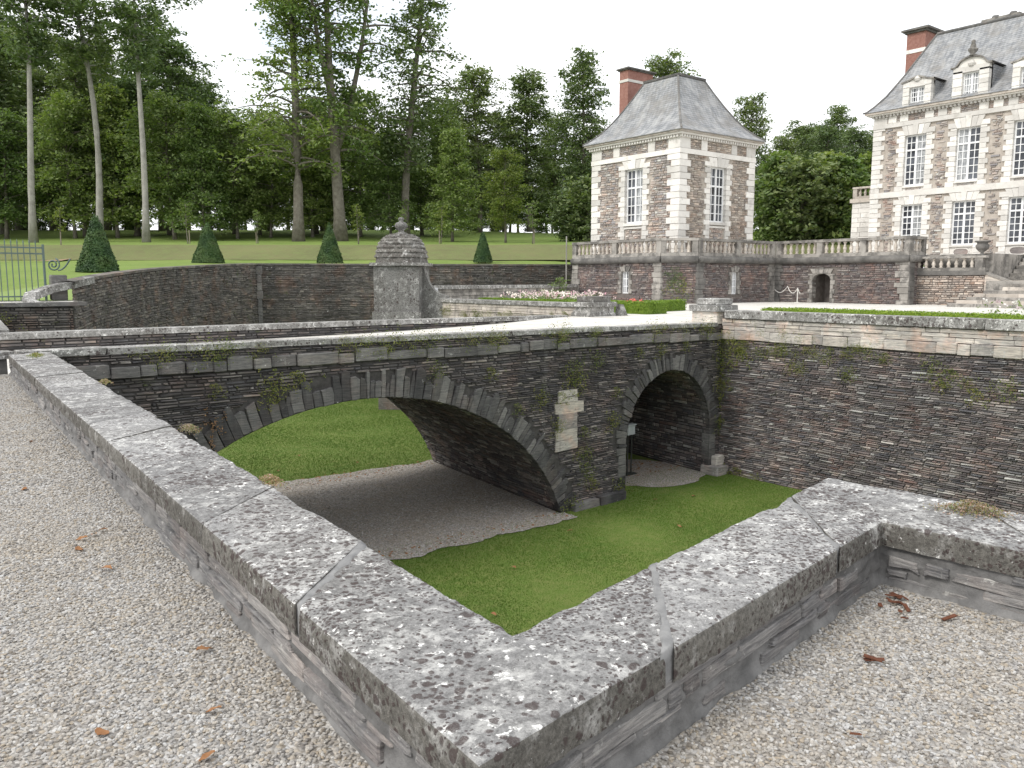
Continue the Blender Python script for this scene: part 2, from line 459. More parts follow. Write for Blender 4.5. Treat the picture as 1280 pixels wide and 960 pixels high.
MAT['mortar_rubdark'] = m_plain('mortar_rubble_dark', (0.10, 0.085, 0.078), (0.18, 0.16, 0.145), 3, 0.95, 0.6, 15, 0.02)
MAT['rubble'] = m_slate('rubble_brown', RUBBLE, lich=0.70, warm=0.2, scale=0.6, white=(0.5, 0.48, 0.44))
MAT['rubble_grey'] = m_slate('rubble_grey', RUB_GREY, lich=0.63, warm=0.15, scale=0.6, white=(0.5, 0.49, 0.46))
MAT['rubble_dark'] = m_slate('rubble_dark', RUB_DARK, lich=0.60, warm=0.3, scale=0.6, white=(0.40, 0.38, 0.35))
MAT['lime'] = m_plain('limestone', (0.62, 0.595, 0.56), (0.77, 0.745, 0.71), 0.8, 0.85, 0.3, 14, 0.01, stain=((0.34, 0.315, 0.28), 1.5, 0.56, 0.45), orand=True)
MAT['lime_old'] = m_plain('limestone_weathered', (0.25, 0.235, 0.215), (0.40, 0.375, 0.345), 1.2, 0.9, 0.4, 14, 0.012, stain=((0.10, 0.095, 0.09), 1.4, 0.46, 0.75), orand=True)
MAT['lime_pink'] = m_plain('limestone_pinkish', (0.42, 0.37, 0.32), (0.56, 0.51, 0.455), 1.2, 0.9, 0.4, 14, 0.012, stain=((0.20, 0.185, 0.17), 1.4, 0.52, 0.7), orand=True)
MAT['dark_stone'] = m_plain('stained_stone', (0.085, 0.082, 0.078), (0.20, 0.19, 0.178), 1.3, 0.9, 0.5, 12, 0.02, stain=((0.30, 0.29, 0.27), 2.4, 0.58, 0.5))
MAT['brick'] = m_plain('red_brick', (0.24, 0.115, 0.092), (0.34, 0.185, 0.155), 5, 0.9, 0.5, 18, 0.02)
MAT['white'] = m_plain('white_paint', (0.76, 0.77, 0.79), (0.82, 0.82, 0.82), 2, 0.5, 0.05)
MAT['iron'] = m_plain('grey_green_iron', (0.085, 0.12, 0.115), (0.13, 0.17, 0.16), 3, 0.6, 0.1)
MAT['wood'] = m_plain('stake_wood', (0.16, 0.135, 0.105), (0.27, 0.235, 0.19), 6, 0.9, 0.4)
MAT['chips'] = m_plain('bark_chips', (0.075, 0.028, 0.016), (0.15, 0.062, 0.035), 30, 0.9, 0.4)
MAT['dryleaf'] = m_plain('dry_leaf', (0.19, 0.085, 0.035), (0.31, 0.16, 0.075), 12, 0.8, 0.2)
MAT['box_grey'] = m_plain('painted_metal', (0.40, 0.44, 0.45), (0.50, 0.53, 0.53), 3, 0.5, 0.1)
MAT['post_dark'] = m_plain('dark_post', (0.03, 0.035, 0.03), (0.06, 0.06, 0.055), 3, 0.6, 0.1)
MAT['rope'] = m_plain('white_rope', (0.62, 0.60, 0.56), (0.75, 0.73, 0.70), 9, 0.8, 0.2)
MAT['void'] = m_plain('dark_interior', (0.012, 0.011, 0.010), (0.03, 0.027, 0.024), 2, 0.95, 0.2)
MAT['curtain'] = m_plain('curtain', (0.55, 0.55, 0.55), (0.72, 0.72, 0.72), 1.2, 0.9, 0.2)
MAT['lawn'] = m_grass('lawn', (0.10, 0.168, 0.030), (0.135, 0.195, 0.040), (0.20, 0.215, 0.07))
MAT['park'] = m_grass('park_lawn', (0.135, 0.215, 0.042), (0.185, 0.26, 0.06), (0.22, 0.255, 0.085), 0.5)
MAT['bank'] = m_grass('dry_bank', (0.135, 0.14, 0.062), (0.18, 0.18, 0.08), (0.16, 0.20, 0.07), 0.5)
MAT['blade'] = m_leaf('grass_blade', [(0.115, 0.195, 0.032), (0.17, 0.245, 0.05), (0.25, 0.275, 0.095)], 0.35)
MAT['soil'] = m_gravel('moat_gravel', [(0.17, 0.155, 0.14), (0.32, 0.30, 0.28), (0.24, 0.215, 0.19), (0.48, 0.46, 0.43), (0.28, 0.22, 0.165)], 26)
GRV = [(0.1769, 0.1577, 0.1373), (0.3539, 0.3403, 0.3189), (0.2654, 0.249, 0.2347), (0.4666, 0.4647, 0.4605), (0.3219, 0.2781, 0.2215), (0.4183, 0.4067, 0.3898), (0.1529, 0.1453, 0.1417)]
MAT['gravel'] = m_gravel('gravel', GRV, 48)
MAT['pebble'] = m_pebble('pebble', GRV)
MAT['gravel_pale'] = m_gravel('pale_gravel', [(0.50, 0.485, 0.45), (0.66, 0.645, 0.61), (0.58, 0.56, 0.52)], 20)
MAT['bark'] = m_plain('bark', (0.115, 0.10, 0.085), (0.22, 0.20, 0.175), 2.5, 0.95, 0.8, 6, 0.05)
MAT['bark_pale'] = m_plain('bark_pale', (0.23, 0.215, 0.20), (0.36, 0.345, 0.325), 1.5, 0.95, 0.8, 6, 0.05)
MAT['leaf_dark'] = m_leaf('leaf_dark', [(0.06, 0.0956, 0.0535), (0.1199, 0.1688, 0.0801), (0.1929, 0.2391, 0.1158), (0.0856, 0.135, 0.0713)], 0.22)  # tones lightened and greyed: distance haze is put into the leaf colour
MAT['leaf_mid'] = m_leaf('leaf_mid', [(0.0788, 0.1266, 0.0492), (0.1447, 0.2042, 0.0723), (0.2236, 0.2757, 0.1119), (0.1052, 0.1592, 0.0593)], 0.28)
MAT['leaf_light'] = m_leaf('leaf_light', [(0.0819, 0.1297, 0.0328), (0.1365, 0.1852, 0.0492), (0.2048, 0.2285, 0.0737), (0.1024, 0.1482, 0.036)], 0.3)
MAT['yew'] = m_leaf('yew', [(0.0224, 0.0512, 0.0192), (0.0416, 0.0864, 0.0256), (0.072, 0.12, 0.0352), (0.056, 0.0672, 0.032)], 0.08)
MAT['boxwood'] = m_leaf('boxwood', [(0.09, 0.16, 0.015), (0.15, 0.235, 0.025), (0.20, 0.28, 0.04)], 0.2)
MAT['wallplant'] = m_leaf('wall_plant', [(0.072, 0.1125, 0.027), (0.136, 0.1725, 0.039), (0.208, 0.2175, 0.06), (0.24, 0.18, 0.0825)], 0.25)
MAT['sedum'] = m_leaf('sedum', [(0.28, 0.15, 0.11), (0.30, 0.22, 0.13), (0.16, 0.19, 0.07), (0.45, 0.30, 0.30), (0.20, 0.22, 0.09)], 0.2)
MAT['drystem'] = m_leaf('dry_fern', [(0.19, 0.11, 0.06), (0.26, 0.16, 0.085)], 0.2)
MAT['petal_pink'] = m_leaf('petal_pink', [(0.55, 0.36, 0.46), (0.72, 0.62, 0.68), (0.80, 0.79, 0.79), (0.78, 0.76, 0.77), (0.50, 0.26, 0.38)], 0.3, tint=(1, 1, 1))
MAT['petal_red'] = m_leaf('petal_red', [(0.62, 0.12, 0.10), (0.72, 0.24, 0.20)], 0.2, tint=(1, 1, 1))

def m_roof(name):
    n = NT(name, 0.62, 0.35); p = n.pos()
    br = n.n('ShaderNodeTexBrick'); n.set(br.inputs['Vector'], n.pos((1, 1, 1)))
    uvx = n.n('ShaderNodeSeparateXYZ'); n.t.links.new(n.pos(), uvx.inputs[0])
    cm = n.n('ShaderNodeCombineXYZ'); n.set(cm.inputs[0], n.math('ADD', uvx.outputs[0], uvx.outputs[1])); n.set(cm.inputs[1], uvx.outputs[2])
    n.set(br.inputs['Vector'], cm.outputs[0])
    br.inputs['Scale'].default_value = 1.0; br.inputs['Brick Width'].default_value = 0.30; br.inputs['Row Height'].default_value = 0.17
    br.inputs['Mortar Size'].default_value = 0.012
    br.inputs['Color1'].default_value = (0.20, 0.21, 0.225, 1); br.inputs['Color2'].default_value = (0.31, 0.315, 0.325, 1); br.inputs['Mortar'].default_value = (0.07, 0.07, 0.075, 1)
    st = n.noise(n.pos((1.6, 1.6, 0.22)), 1.0, 6, 0.7)
    col = n.mix(n.ramp(st, [(0.45, 0.0), (0.66, 0.75)]), br.outputs['Color'], (0.42, 0.42, 0.42))
    col = n.mix(n.ramp(n.noise(p, 0.6, 6, 0.7), [(0.48, 0.0), (0.66, 0.6)]), col, (0.20, 0.185, 0.165))
    return n.done(col, n.bump(br.outputs['Fac'], 0.6, 0.02))
MAT['roof'] = m_roof('roof_slate')

def m_glass(name):
    n = NT(name, 0.06, 0.6); p = n.pos()
    col = n.ramp(n.noise(p, 0.7, 2), [(0.42, (0.015, 0.018, 0.024)), (0.62, (0.10, 0.11, 0.13))])
    return n.done(col, n.bump(n.noise(p, 1.6, 2), 0.12, 0.05))
MAT['glass'] = m_glass('window_glass')
# ------------------------------------------------------------------ ground sheets
def sheet(name, pts, mat, kind='structure', res=None):
    """flat polygon (x,y,z) list"""
    o = mk(name, [tuple(p) for p in pts], [tuple(range(len(pts)))], mat)
    if kind: o['kind'] = kind
    return o
MOAT_Z = -5.41
TER_Z = 0.10
HX, HY = math.cos(HEAD), math.sin(HEAD)
def wp(depth, side):
    """plan position from distance along the avenue of view and offset to its right"""
    return HX * depth + HY * side, HY * depth - HX * side
TZ = ([0, 36, 45, 55, 63, 73, 75, 80, 100, 125, 150, 320], [1.5, 1.6, 2.05, 2.6, 2.95, 3.3, 3.55, 5.0, 6.4, 9.2, 9.4, 4.0])
def tz(x, y):
    return float(np.interp(HX * x + HY * y, *TZ))

path = sheet('gravel_path', [(-60, 17.0, 0), (1.93, 17.0, 0), (1.28, 1.78, 0), (4.33, 2.27, 0), (5.15, -14, 0), (5.15, -60, 0), (-60, -60, 0)], MAT['gravel'])
# moat floor with slight unevenness
def grid_sheet(name, x0, x1, y0, y1, z, nx, ny, mat, amp=0.03, fr=0.4):
    V = []; F = []
    for j in range(ny + 1):
        for i in range(nx + 1):
            x = x0 + (x1 - x0) * i / nx; y = y0 + (y1 - y0) * j / ny
            V.append((x, y, z + amp * noise.noise((x * fr, y * fr, 3.1))))
    for j in range(ny):
        for i in range(nx):
            a = j * (nx + 1) + i
            F.append((a, a + 1, a + nx + 2, a + nx + 1))
    o = mk(name, V, F, mat, smooth=True); o['kind'] = 'structure'
    return o
moat = grid_sheet('moat_lawn', -2, 60, -20, 66, MOAT_Z, 90, 120, MAT['lawn'], 0.02)
# gravel bed under the arch
V = []
for k in range(260):
    t = k / 260
    if t < 0.35:   c = (2.0 + 14.3 * t / 0.35, 17.75 - 0.1 * t)
    elif t < 0.5:  c = (16.3 + 0.8 * (t - 0.35) / 0.15, 17.8 + 9.3 * (t - 0.35) / 0.15)
    elif t < 0.85: c = (17.1 - 15 * (t - 0.5) / 0.35, 27.1 + 0.5 * (t - 0.5) / 0.35)
    else:          c = (2.0, 27.6 - 9.8 * (t - 0.85) / 0.15)
    V.append((c[0] + 0.10 * noise.noise((t * 60, 1, 2)), c[1] + 0.22 * noise.noise((t * 45, 5, 2)) + .12 * noise.noise((t * 190, 8, 2)), MOAT_Z + 0.028))
soil = sheet('moat_gravel', V, MAT['soil'])
V = []
for k in range(30):
    t = 2 * math.pi * k / 30
    V.append((22.1 + 2.2 * math.cos(t) + 0.3 * noise.noise((t * 3, 0, 0)), 20.6 + 2.2 * math.sin(t) + 0.3 * noise.noise((t * 3, 4, 0)), MOAT_Z + 0.026))
soil2 = sheet('passage_earth', V, MAT['soil'])

terrace = sheet('terrace_gravel', [(24.55, -60, TER_Z), (170, -60, TER_Z), (170, 50, TER_Z), (42.4, 46.9, TER_Z), (26.4, 41.0, TER_Z), (24.55, 39.2, TER_Z)], MAT['gravel_pale'])

# ------------------------------------------------------------------ scatter with geometry nodes (gravel, grass)
def scatter(name, polys, density, mat, shape, smin, smax, seed, tilt=math.pi):
    V = []; F = []
    for pl in polys:
        b = len(V); V.extend(pl); F.append(tuple(range(b, b + len(pl))))
    o = mk(name, V, F, mat); o['kind'] = 'stuff'
    g = bpy.data.node_groups.new(name, 'GeometryNodeTree')
    g.interface.new_socket('Geometry', in_out='INPUT', socket_type='NodeSocketGeometry')
    g.interface.new_socket('Geometry', in_out='OUTPUT', socket_type='NodeSocketGeometry')
    N = g.nodes.new; L = g.links.new
    gi = N('NodeGroupInput'); go = N('NodeGroupOutput')
    ds = N('GeometryNodeDistributePointsOnFaces'); ds.inputs['Density'].default_value = density; ds.inputs['Seed'].default_value = seed
    if shape == 'pebble':
        pr = N('GeometryNodeMeshIcoSphere'); pr.inputs['Radius'].default_value = 1.0; pr.inputs['Subdivisions'].default_value = 1
        src = pr.outputs['Mesh']
    else:
        pr = N('GeometryNodeMeshCone'); pr.inputs['Vertices'].default_value = 3
        pr.inputs['Radius Top'].default_value = 0.0; pr.inputs['Radius Bottom'].default_value = 0.10; pr.inputs['Depth'].default_value = 1.0
        src = pr.outputs['Mesh']
    sm = N('GeometryNodeSetMaterial'); sm.inputs['Material'].default_value = mat
    L(src, sm.inputs['Geometry'])
    ip = N('GeometryNodeInstanceOnPoints')
    r1 = N('FunctionNodeRandomValue'); r1.data_type = 'FLOAT_VECTOR'
    r1.inputs[0].default_value = (-tilt, -tilt, -math.pi); r1.inputs[1].default_value = (tilt, tilt, math.pi)
    r2 = N('FunctionNodeRandomValue'); r2.data_type = 'FLOAT_VECTOR'
    r2.inputs[0].default_value = smin; r2.inputs[1].default_value = smax
    r2.inputs['Seed'].default_value = 5
    L(gi.outputs[0], ds.inputs['Mesh']); L(ds.outputs['Points'], ip.inputs['Points']); L(sm.outputs[0], ip.inputs['Instance'])
    L(r1.outputs[0], ip.inputs['Rotation']); L(r2.outputs[0], ip.inputs['Scale']); L(ip.outputs[0], go.inputs[0])
    md = o.modifiers.new('scatter', 'NODES'); md.node_group = g
    return o
gz = 0.002
tag(scatter('pebbles', [[(-1.6, 1.2, gz), (1.17, 1.2, gz), (1.40, 7, gz), (-1.6, 7, gz)], [(1.17, -0.6, gz), (4.36, -0.6, gz), (4.24, 2.18, gz), (1.17, 1.68, gz)]],
            3900, MAT['pebble'], 'pebble', (0.006, 0.005, 0.003), (0.015, 0.011, 0.008), 1, 0.5),
    'loose pale and grey pebbles covering the path along the parapet', 'gravel')
tag(scatter('pebbles', [[(-1.6, 7, gz), (1.40, 7, gz), (1.84, 16.9, gz), (-1.6, 16.9, gz)]],
            1900, MAT['pebble'], 'pebble', (0.008, 0.007, 0.004), (0.018, 0.014, 0.010), 2, 0.5),
    'loose pebbles farther along the path beside the long parapet', 'gravel')
tag(scatter('grass', [[(4.8, 5, MOAT_Z), (24.3, 3, MOAT_Z), (24.4, 19.3, MOAT_Z), (16.4, 18.2, MOAT_Z), (16.2, 17.85, MOAT_Z), (4.8, 17.7, MOAT_Z)]],
            800, MAT['blade'], 'blade', (0.05, 0.05, 0.02), (0.10, 0.10, 0.042), 3, 0.6),
    'short mown grass on the moat floor before the bridge', 'grass')
tag(scatter('grass', [[(6, 27.5, MOAT_Z), (24.3, 27.6, MOAT_Z), (25, 45, MOAT_Z), (10, 45, MOAT_Z)]],
            320, MAT['blade'], 'blade', (0.07, 0.07, 0.03), (0.14, 0.14, 0.06), 4, 0.6),
    'short mown grass on the moat floor seen through the arch', 'grass')

tag(scatter('grass', [[(4.8, 17.6, MOAT_Z), (16.4, 17.7, MOAT_Z), (16.4, 18.5, MOAT_Z), (4.8, 18.9, MOAT_Z)], [(5, 26.7, MOAT_Z), (17.2, 26.5, MOAT_Z), (17.2, 27.5, MOAT_Z), (5, 27.7, MOAT_Z)], [(19.4, 18.4, MOAT_Z), (24.3, 18.9, MOAT_Z), (24.3, 20.6, MOAT_Z), (19.6, 20.2, MOAT_Z)]],
            330, MAT['blade'], 'blade', (0.05, 0.05, 0.03), (0.13, 0.13, 0.07), 9, 0.7),
    'thin straggling grass along the edges of the bare ground under the arches', 'grass')
tag(scatter('pebbles', [[(4, 18.2, MOAT_Z + .03), (16.3, 17.9, MOAT_Z + .03), (17.0, 27.0, MOAT_Z + .03), (4, 27.4, MOAT_Z + .03)]],
            60, MAT['pebble'], 'pebble', (0.012, 0.012, 0.006), (0.045, 0.035, 0.02), 12, 0.5),
    'scattered stones on the bare ground under the wide arch', 'stones')
tag(scatter('leaf_litter', [[(5, 26.2, MOAT_Z + .035), (17.0, 26.2, MOAT_Z + .035), (17.2, 27.3, MOAT_Z + .035), (5, 27.6, MOAT_Z + .035)], [(6, 17.9, MOAT_Z + .035), (16.2, 17.9, MOAT_Z + .035), (16.2, 18.6, MOAT_Z + .035), (6, 18.6, MOAT_Z + .035)], [(19.8, 20.0, MOAT_Z + .035), (24.0, 20.2, MOAT_Z + .035), (24.0, 22.0, MOAT_Z + .035), (19.8, 22.0, MOAT_Z + .035)]],
            16, MAT['dryleaf'], 'pebble', (0.03, 0.02, 0.003), (0.07, 0.045, 0.008), 15, 0.4),
    'brown leaf litter along the edges of the ground under the arches', 'leaf litter')
# ------------------------------------------------------------------ near parapet
def lerp2(a, b, t): return (a[0] + (b[0] - a[0]) * t, a[1] + (b[1] - a[1]) * t)
O = [(1.86, 16.95), (1.205, 1.70), (4.27, 2.20), (5.02, -9.0)]
I = [(2.55, 17.10), (1.81, 2.33), (4.96, 2.95), (6.00, -9.0)]
PZ, PT = 0.35, 0.135
parapet = empty('parapet_wall', (1.5, 4.0, 0), label='low lichen crusted parapet with wide stone coping turning corners around the near moat edge', cat='wall')

def coping_stone(seg, step, na, parent, seed):
    """seg: list of ((Ox,Oy),(Ix,Iy)) key stations of one stone"""
    st = []
    for k in range(len(seg) - 1):
        (o0, i0), (o1, i1) = seg[k], seg[k + 1]
        n = max(2, int(math.dist(o0, o1) / step))
        for j in range(n + (k == len(seg) - 2)):
            t = j / n
            st.append((lerp2(o0, o1, t), lerp2(i0, i1, t)))
    r = 0.016; w = 0.65
    prof = [(0.004, -PT), (0.002, -PT * 0.66), (0, -PT * 0.33), (0, -r), (0.3 * r / w, -0.3 * r), (r / w, 0)]
    prof += [(r / w + (1 - 2 * r / w) * k / na, 0) for k in range(1, na)]
    prof += [(1 - r / w, 0), (1 - 0.3 * r / w, -0.3 * r), (1, -r), (1, -PT * 0.5), (1, -PT)]
    V = []; F = []; m = len(prof)
    rng = random.Random(seed); zo = rng.uniform(-0.004, 0.004); sl = rng.uniform(-0.006, 0.006)
    for (o_, i_) in st:
        for a, dz in prof:
            x, y = lerp2(o_, i_, a)
            V.append((x, y, PZ + zo + dz + sl * a))
    for s in range(len(st) - 1):
        for k in range(m - 1):
            F.append((s * m + k, s * m + k + 1, (s + 1) * m + k + 1, (s + 1) * m + k))
    F.append(tuple(range(m))); F.append(tuple((len(st) - 1) * m + k for k in range(m - 1, -1, -1)))
    ob = mk('coping_stone', V, F, MAT['coping'], parent, smooth=True)
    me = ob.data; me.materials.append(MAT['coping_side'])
    fix_normals(ob)
    nr = [v.normal.copy() for v in me.vertices]
    for idx, v in enumerate(me.vertices):
        k = idx % m; p = v.co
        d = 0.007 * noise.noise(p * 2.5) + 0.005 * noise.noise(p * 9) + 0.0035 * noise.noise(p * 27 + Vector((seed, 0, 0)))
        a, dz = prof[k]
        if -r - 0.001 <= dz and (a < 0.06 or a > 0.94): d -= 0.020 * max(0, noise.noise(p * 5 + Vector((9, seed, 1)))) + 0.006 * abs(noise.noise(p * 22))
        if dz < -0.02: d += 0.006 * noise.noise(p * 18)
        v.co = p + nr[idx] * d
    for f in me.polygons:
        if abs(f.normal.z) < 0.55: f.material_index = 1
    me.update()
    return ob

# joints along the long side (fractions from far end), then round the two corners
LA = math.dist(O[0], O[1])
cuts = [0.0]; rng = random.Random(5)
while cuts[-1] < 12.6:
    cuts.append(cuts[-1] + rng.uniform(0.95, 1.55))
cuts = [c * 13.9 / cuts[-1] for c in cuts]
cutsf = [c / LA for c in cuts]                # last joint ~1.2 m before the corner
fo = lambda a, b, t: (lerp2(O[a], O[b], t), lerp2(I[a], I[b], t))
def gapped(f0, f1, a, b, g=0.004):
    L_ = math.dist(O[a], O[b]); return fo(a, b, f0 + g / L_), fo(a, b, f1 - g / L_)
for k in range(len(cutsf) - 1):
    s0, s1 = gapped(cutsf[k], cutsf[k + 1], 0, 1)
    far = 1 - (cutsf[k] + cutsf[k + 1]) / 2
    st = 0.018 + 0.06 * max(0, far - 0.12)
    coping_stone([s0, s1], st, 34 if far < 0.35 else 18, parapet, k)
jB1, jB2 = 0.31, 0.80
# corner stone and following stones; mortar filled joints
def joint_gap(a, b, t, w):
    L_ = math.dist(O[a], O[b]); return t - w / 2 / L_, t + w / 2 / L_
g1 = joint_gap(0, 1, cutsf[-1] + 0.022 / LA, 0.044)
gB1 = joint_gap(1, 2, jB1, 0.042); gB2 = joint_gap(1, 2, jB2, 0.036)
coping_stone([fo(0, 1, g1[1]), fo(0, 1, 1.0), fo(1, 2, gB1[0])], 0.016, 38, parapet, 31)
coping_stone([fo(1, 2, gB1[1]), fo(1, 2, gB2[0])], 0.016, 38, parapet, 32)
tC = 0.075
coping_stone([fo(1, 2, gB2[1]), fo(1, 2, 1.0), fo(2, 3, tC - 0.0006)], 0.018, 38, parapet, 33)
c0 = tC
for k in range(6):
    c1 = min(c0 + RNG.uniform(0.10, 0.14), 1)
    coping_stone([fo(2, 3, c0 + 0.0006), fo(2, 3, c1 - 0.0006)], 0.025 + 0.01 * k, 26, parapet, 40 + k); c0 = c1
# mortar joints: smeared fillets slightly below the stone faces
def mortar_joint(a, b, t0, t1, name='mortar_joint'):
    L_ = math.dist(O[a], O[b]); ex = 0.022 / L_
    s0, s1 = fo(a, b, t0 - ex), fo(a, b, t1 + ex)
    V = []; F = []; n = 30
    for s_ in range(7):
        for k in range(n + 1):
            al = k / n
            o_, i_ = lerp2(s0[0], s1[0], s_ / 6), lerp2(s0[1], s1[1], s_ / 6)
            x, y = lerp2(o_, i_, min(max(al * 1.12 - 0.06, 0.022), 0.985))
            # wobble sideways
            dx, dy = (s1[0][0] - s0[0][0]), (s1[0][1] - s0[0][1])
            wv = 0.35 * noise.noise((al * 3 + t0 * 50, 7, 0)) + (s_ / 6 - .5) * 0.9 * noise.noise((al * 7 + t0 * 31, 3, 0 if s_ < 3 else 5))
            edge = abs(s_ / 6 - 0.5) * 2
            z = PZ - 0.003 - 0.008 * edge ** 3 + 0.005 * noise.noise((al * 12, s_ * .5, t0 * 9))
            if al < 0.055: z = PZ - PT * (1 - al / 0.055)
            if al > 0.945: z = PZ - PT * (al - 0.945) / 0.055
            off = 0.0
            V.append((x + dx * wv - off, y + dy * wv - off, z))
    for s_ in range(6):
        for k in range(n):
            q = s_ * (n + 1) + k
            F.append((q, q + 1, q + n + 2, q + n + 1))
    ob = mk(name, V, F, MAT['mortar_joint'], parapet, smooth=True); fix_normals(ob)
mortar_joint(0, 1, *g1); mortar_joint(1, 2, *gB1); mortar_joint(1, 2, *gB2)

# body below the coping: rough mortared face with split stones embedded
def parapet_face(a, b, L_, step, seed, ins=0.022):
    eu = Vector((O[b][0] - O[a][0], O[b][1] - O[a][1], 0)).normalized()
    no = Vector((eu.y, -eu.x, 0))
    mid = Vector(((I[a][0] + I[b][0]) / 2 - (O[a][0] + O[b][0]) / 2, (I[a][1] + I[b][1]) / 2 - (O[a][1] + O[b][1]) / 2, 0))
    if no.dot(mid) > 0: no = -no
    P = frame((O[a][0], O[a][1], 0), eu, no)
    V = []; F = []; n = int(L_ / step); mv = 15
    for i in range(n + 1):
        for k in range(mv + 1):
            u = -0.06 + (L_ + 0.12) * i / n; v = -0.06 + (0.30 * k / mv)
            d = 0.016 * noise.noise((u * 5, v * 26, seed)) + 0.010 * noise.noise((u * 17, v * 60, seed)) + 0.012 * noise.noise((u * 2, v * 5, seed))
            if v < 0.045: d += 0.045 * (0.045 - v) / 0.045 * (0.6 + 0.6 * noise.noise((u * 4, 0, seed)))
            V.append(P(u, v, -ins + d))
    for i in range(n):
        for k in range(mv):
            q = i * (mv + 1) + k
            F.append((q, q + mv + 1, q + mv + 2, q + 1))
    ob = mk('mortared_face', V, F, MAT['mortar'], parapet, smooth=True); fix_normals(ob)
    rng = random.Random(seed)
    v = 0.012
    while v < 0.19:
        h = rng.uniform(0.028, 0.075); u = 0.02
        while u < L_ - 0.15:
            l = rng.choice((rng.uniform(0.10, 0.28), rng.uniform(0.25, 0.72)))
            if u > 13.2 and a == 0 and False: break
            if rng.random() < 0.74:
                t = min(v + h, 0.232); b_ = min(u + l, L_ - 0.03)
                j = lambda s: rng.uniform(-s, s)
                um = (u + b_) / 2
                poly = [(u + 0.01, v + .004 + j(.008)), (um + j(.05), v + .002 + j(.010)), (b_ - .01, v + .004 + j(.008)), (b_ - .012 + j(.012), (v + t) / 2), (b_ - .015 + j(.02), t - .006 + j(.008)), (um + j(.06), t - .003 + j(.010)), (u + .015 + j(.015), t - .006 + j(.008))]
                m_ = MB(); m_.prism(poly, P, -0.06, -ins + rng.uniform(0.0, 0.024), 0.007)
                so = m_.build('slate_stone', MAT['slate_low'], parapet)
                fix_normals(so)
            u += l
        v += h
parapet_face(0, 1, LA, 0.03, 3)
parapet_face(1, 2, math.dist(O[1], O[2]), 0.02, 5)
parapet_face(2, 3, math.dist(O[2], O[3]), 0.03, 8)
# moat side of the same wall, down to the moat floor
V = []; F = []
ip = [(2.58, 17.3), (1.83, 2.33), (4.96, 2.95), (6.0, -9.0), (6.6, -20)]
ip = [(x + 0.02, y + 0.0) for x, y in ip]
for x, y in ip: V += [(x, y, MOAT_Z - 0.1), (x - 0.02, y, PZ - PT + 0.01)]
for k in range(len(ip) - 1): F.append((2 * k, 2 * k + 2, 2 * k + 3, 2 * k + 1))
mk('moat_face', V, F, MAT['slate_wall'], parapet)
# ------------------------------------------------------------------ bridge
bridge = empty('stone_bridge', (13.5, 21.5, MOAT_Z), label='dark slate bridge with a wide and a narrow arch crossing the moat', cat='bridge')
BO = Vector((2.57, 17.34, 0)); BU = Vector((22.0, 1.71, 0)).normalized(); BN = Vector((1.71, -22.0, 0)).normalized()
BP = frame(BO, BU, BN)
BL = 22.07; BW = 8.3
SK = Vector((0.10, 0.995, 0)).normalized()              # axis of the vaults
def ztop(u): return float(np.interp(u, [0, 6.5, 13.5, 21], [0.37, 0.30, 0.235, 0.15]))
def zcor(u): return ztop(u) - 0.60                       # underside of the block band
A1 = (6.7, -7.0, 7.2, 5.8)
A2 = (19.0, -3.75, 2.35, 2.36)
def arch(A, u):
    q = 1 - ((u - A[0]) / A[2]) ** 2
    return A[1] + A[3] * math.sqrt(q) if q > 0 else -99
def zlow(u, sh=0.0, both=True):
    z = MOAT_Z - 0.2
    z = max(z, arch(A1, u - sh))
    if both and abs(u - A2[0]) < A2[2]: z = max(z, arch(A2, u))
    return z
def inside_face(u, v):
    if v > zcor(u): return False
    for A, th in ((A1, 0.60), (A2, 0.56)):
        if v >= A[1]:
            if ((u - A[0]) / (A[2] + th)) ** 2 + ((v - A[1]) / (A[3] + th)) ** 2 < 1: return False
        elif abs(u - A[0]) < A[2] + 0.10: return False
    return True
# backing sheets, front and back
def face_sheet(o, sh, both, name, mat):
    us = list(np.arange(-0.6, BL + 0.01, 0.12)) + [A2[0] - A2[2] - 1e-3, A2[0] - A2[2] + 1e-3, A2[0] + A2[2] - 1e-3, A2[0] + A2[2] + 1e-3]
    us = sorted(us); V = []; F = []
    for u in us: V += [BP(u, zlow(u, sh, both), o), BP(u, ztop(max(u, 0)) - 0.13, o)]
    for k in range(len(us) - 1): F.append((2 * k, 2 * k + 2, 2 * k + 3, 2 * k + 1))
    return mk(name, V, F, mat, bridge)
face_sheet(-0.03, 0, True, 'face_mortar', MAT['mortar_dark'])
bigs = (0.030, [], 120)
mb = slates(BP, 0.0, BL, MOAT_Z - 0.05, -0.15, (0.040, 0.085), (0.14, 0.50), inside_face, (-0.012, 0.035), 0.010, 0.010, 0.05, -0.06, rng=random.Random(21), big=bigs)
mb.build('wall_slates', MAT['slate_bridge'], bridge, kind='stuff')
for V, F, r in bigs[1]:
    mk('slate', V, F, MAT['slate_bridge'], bridge, rnd=[r] * len(F))
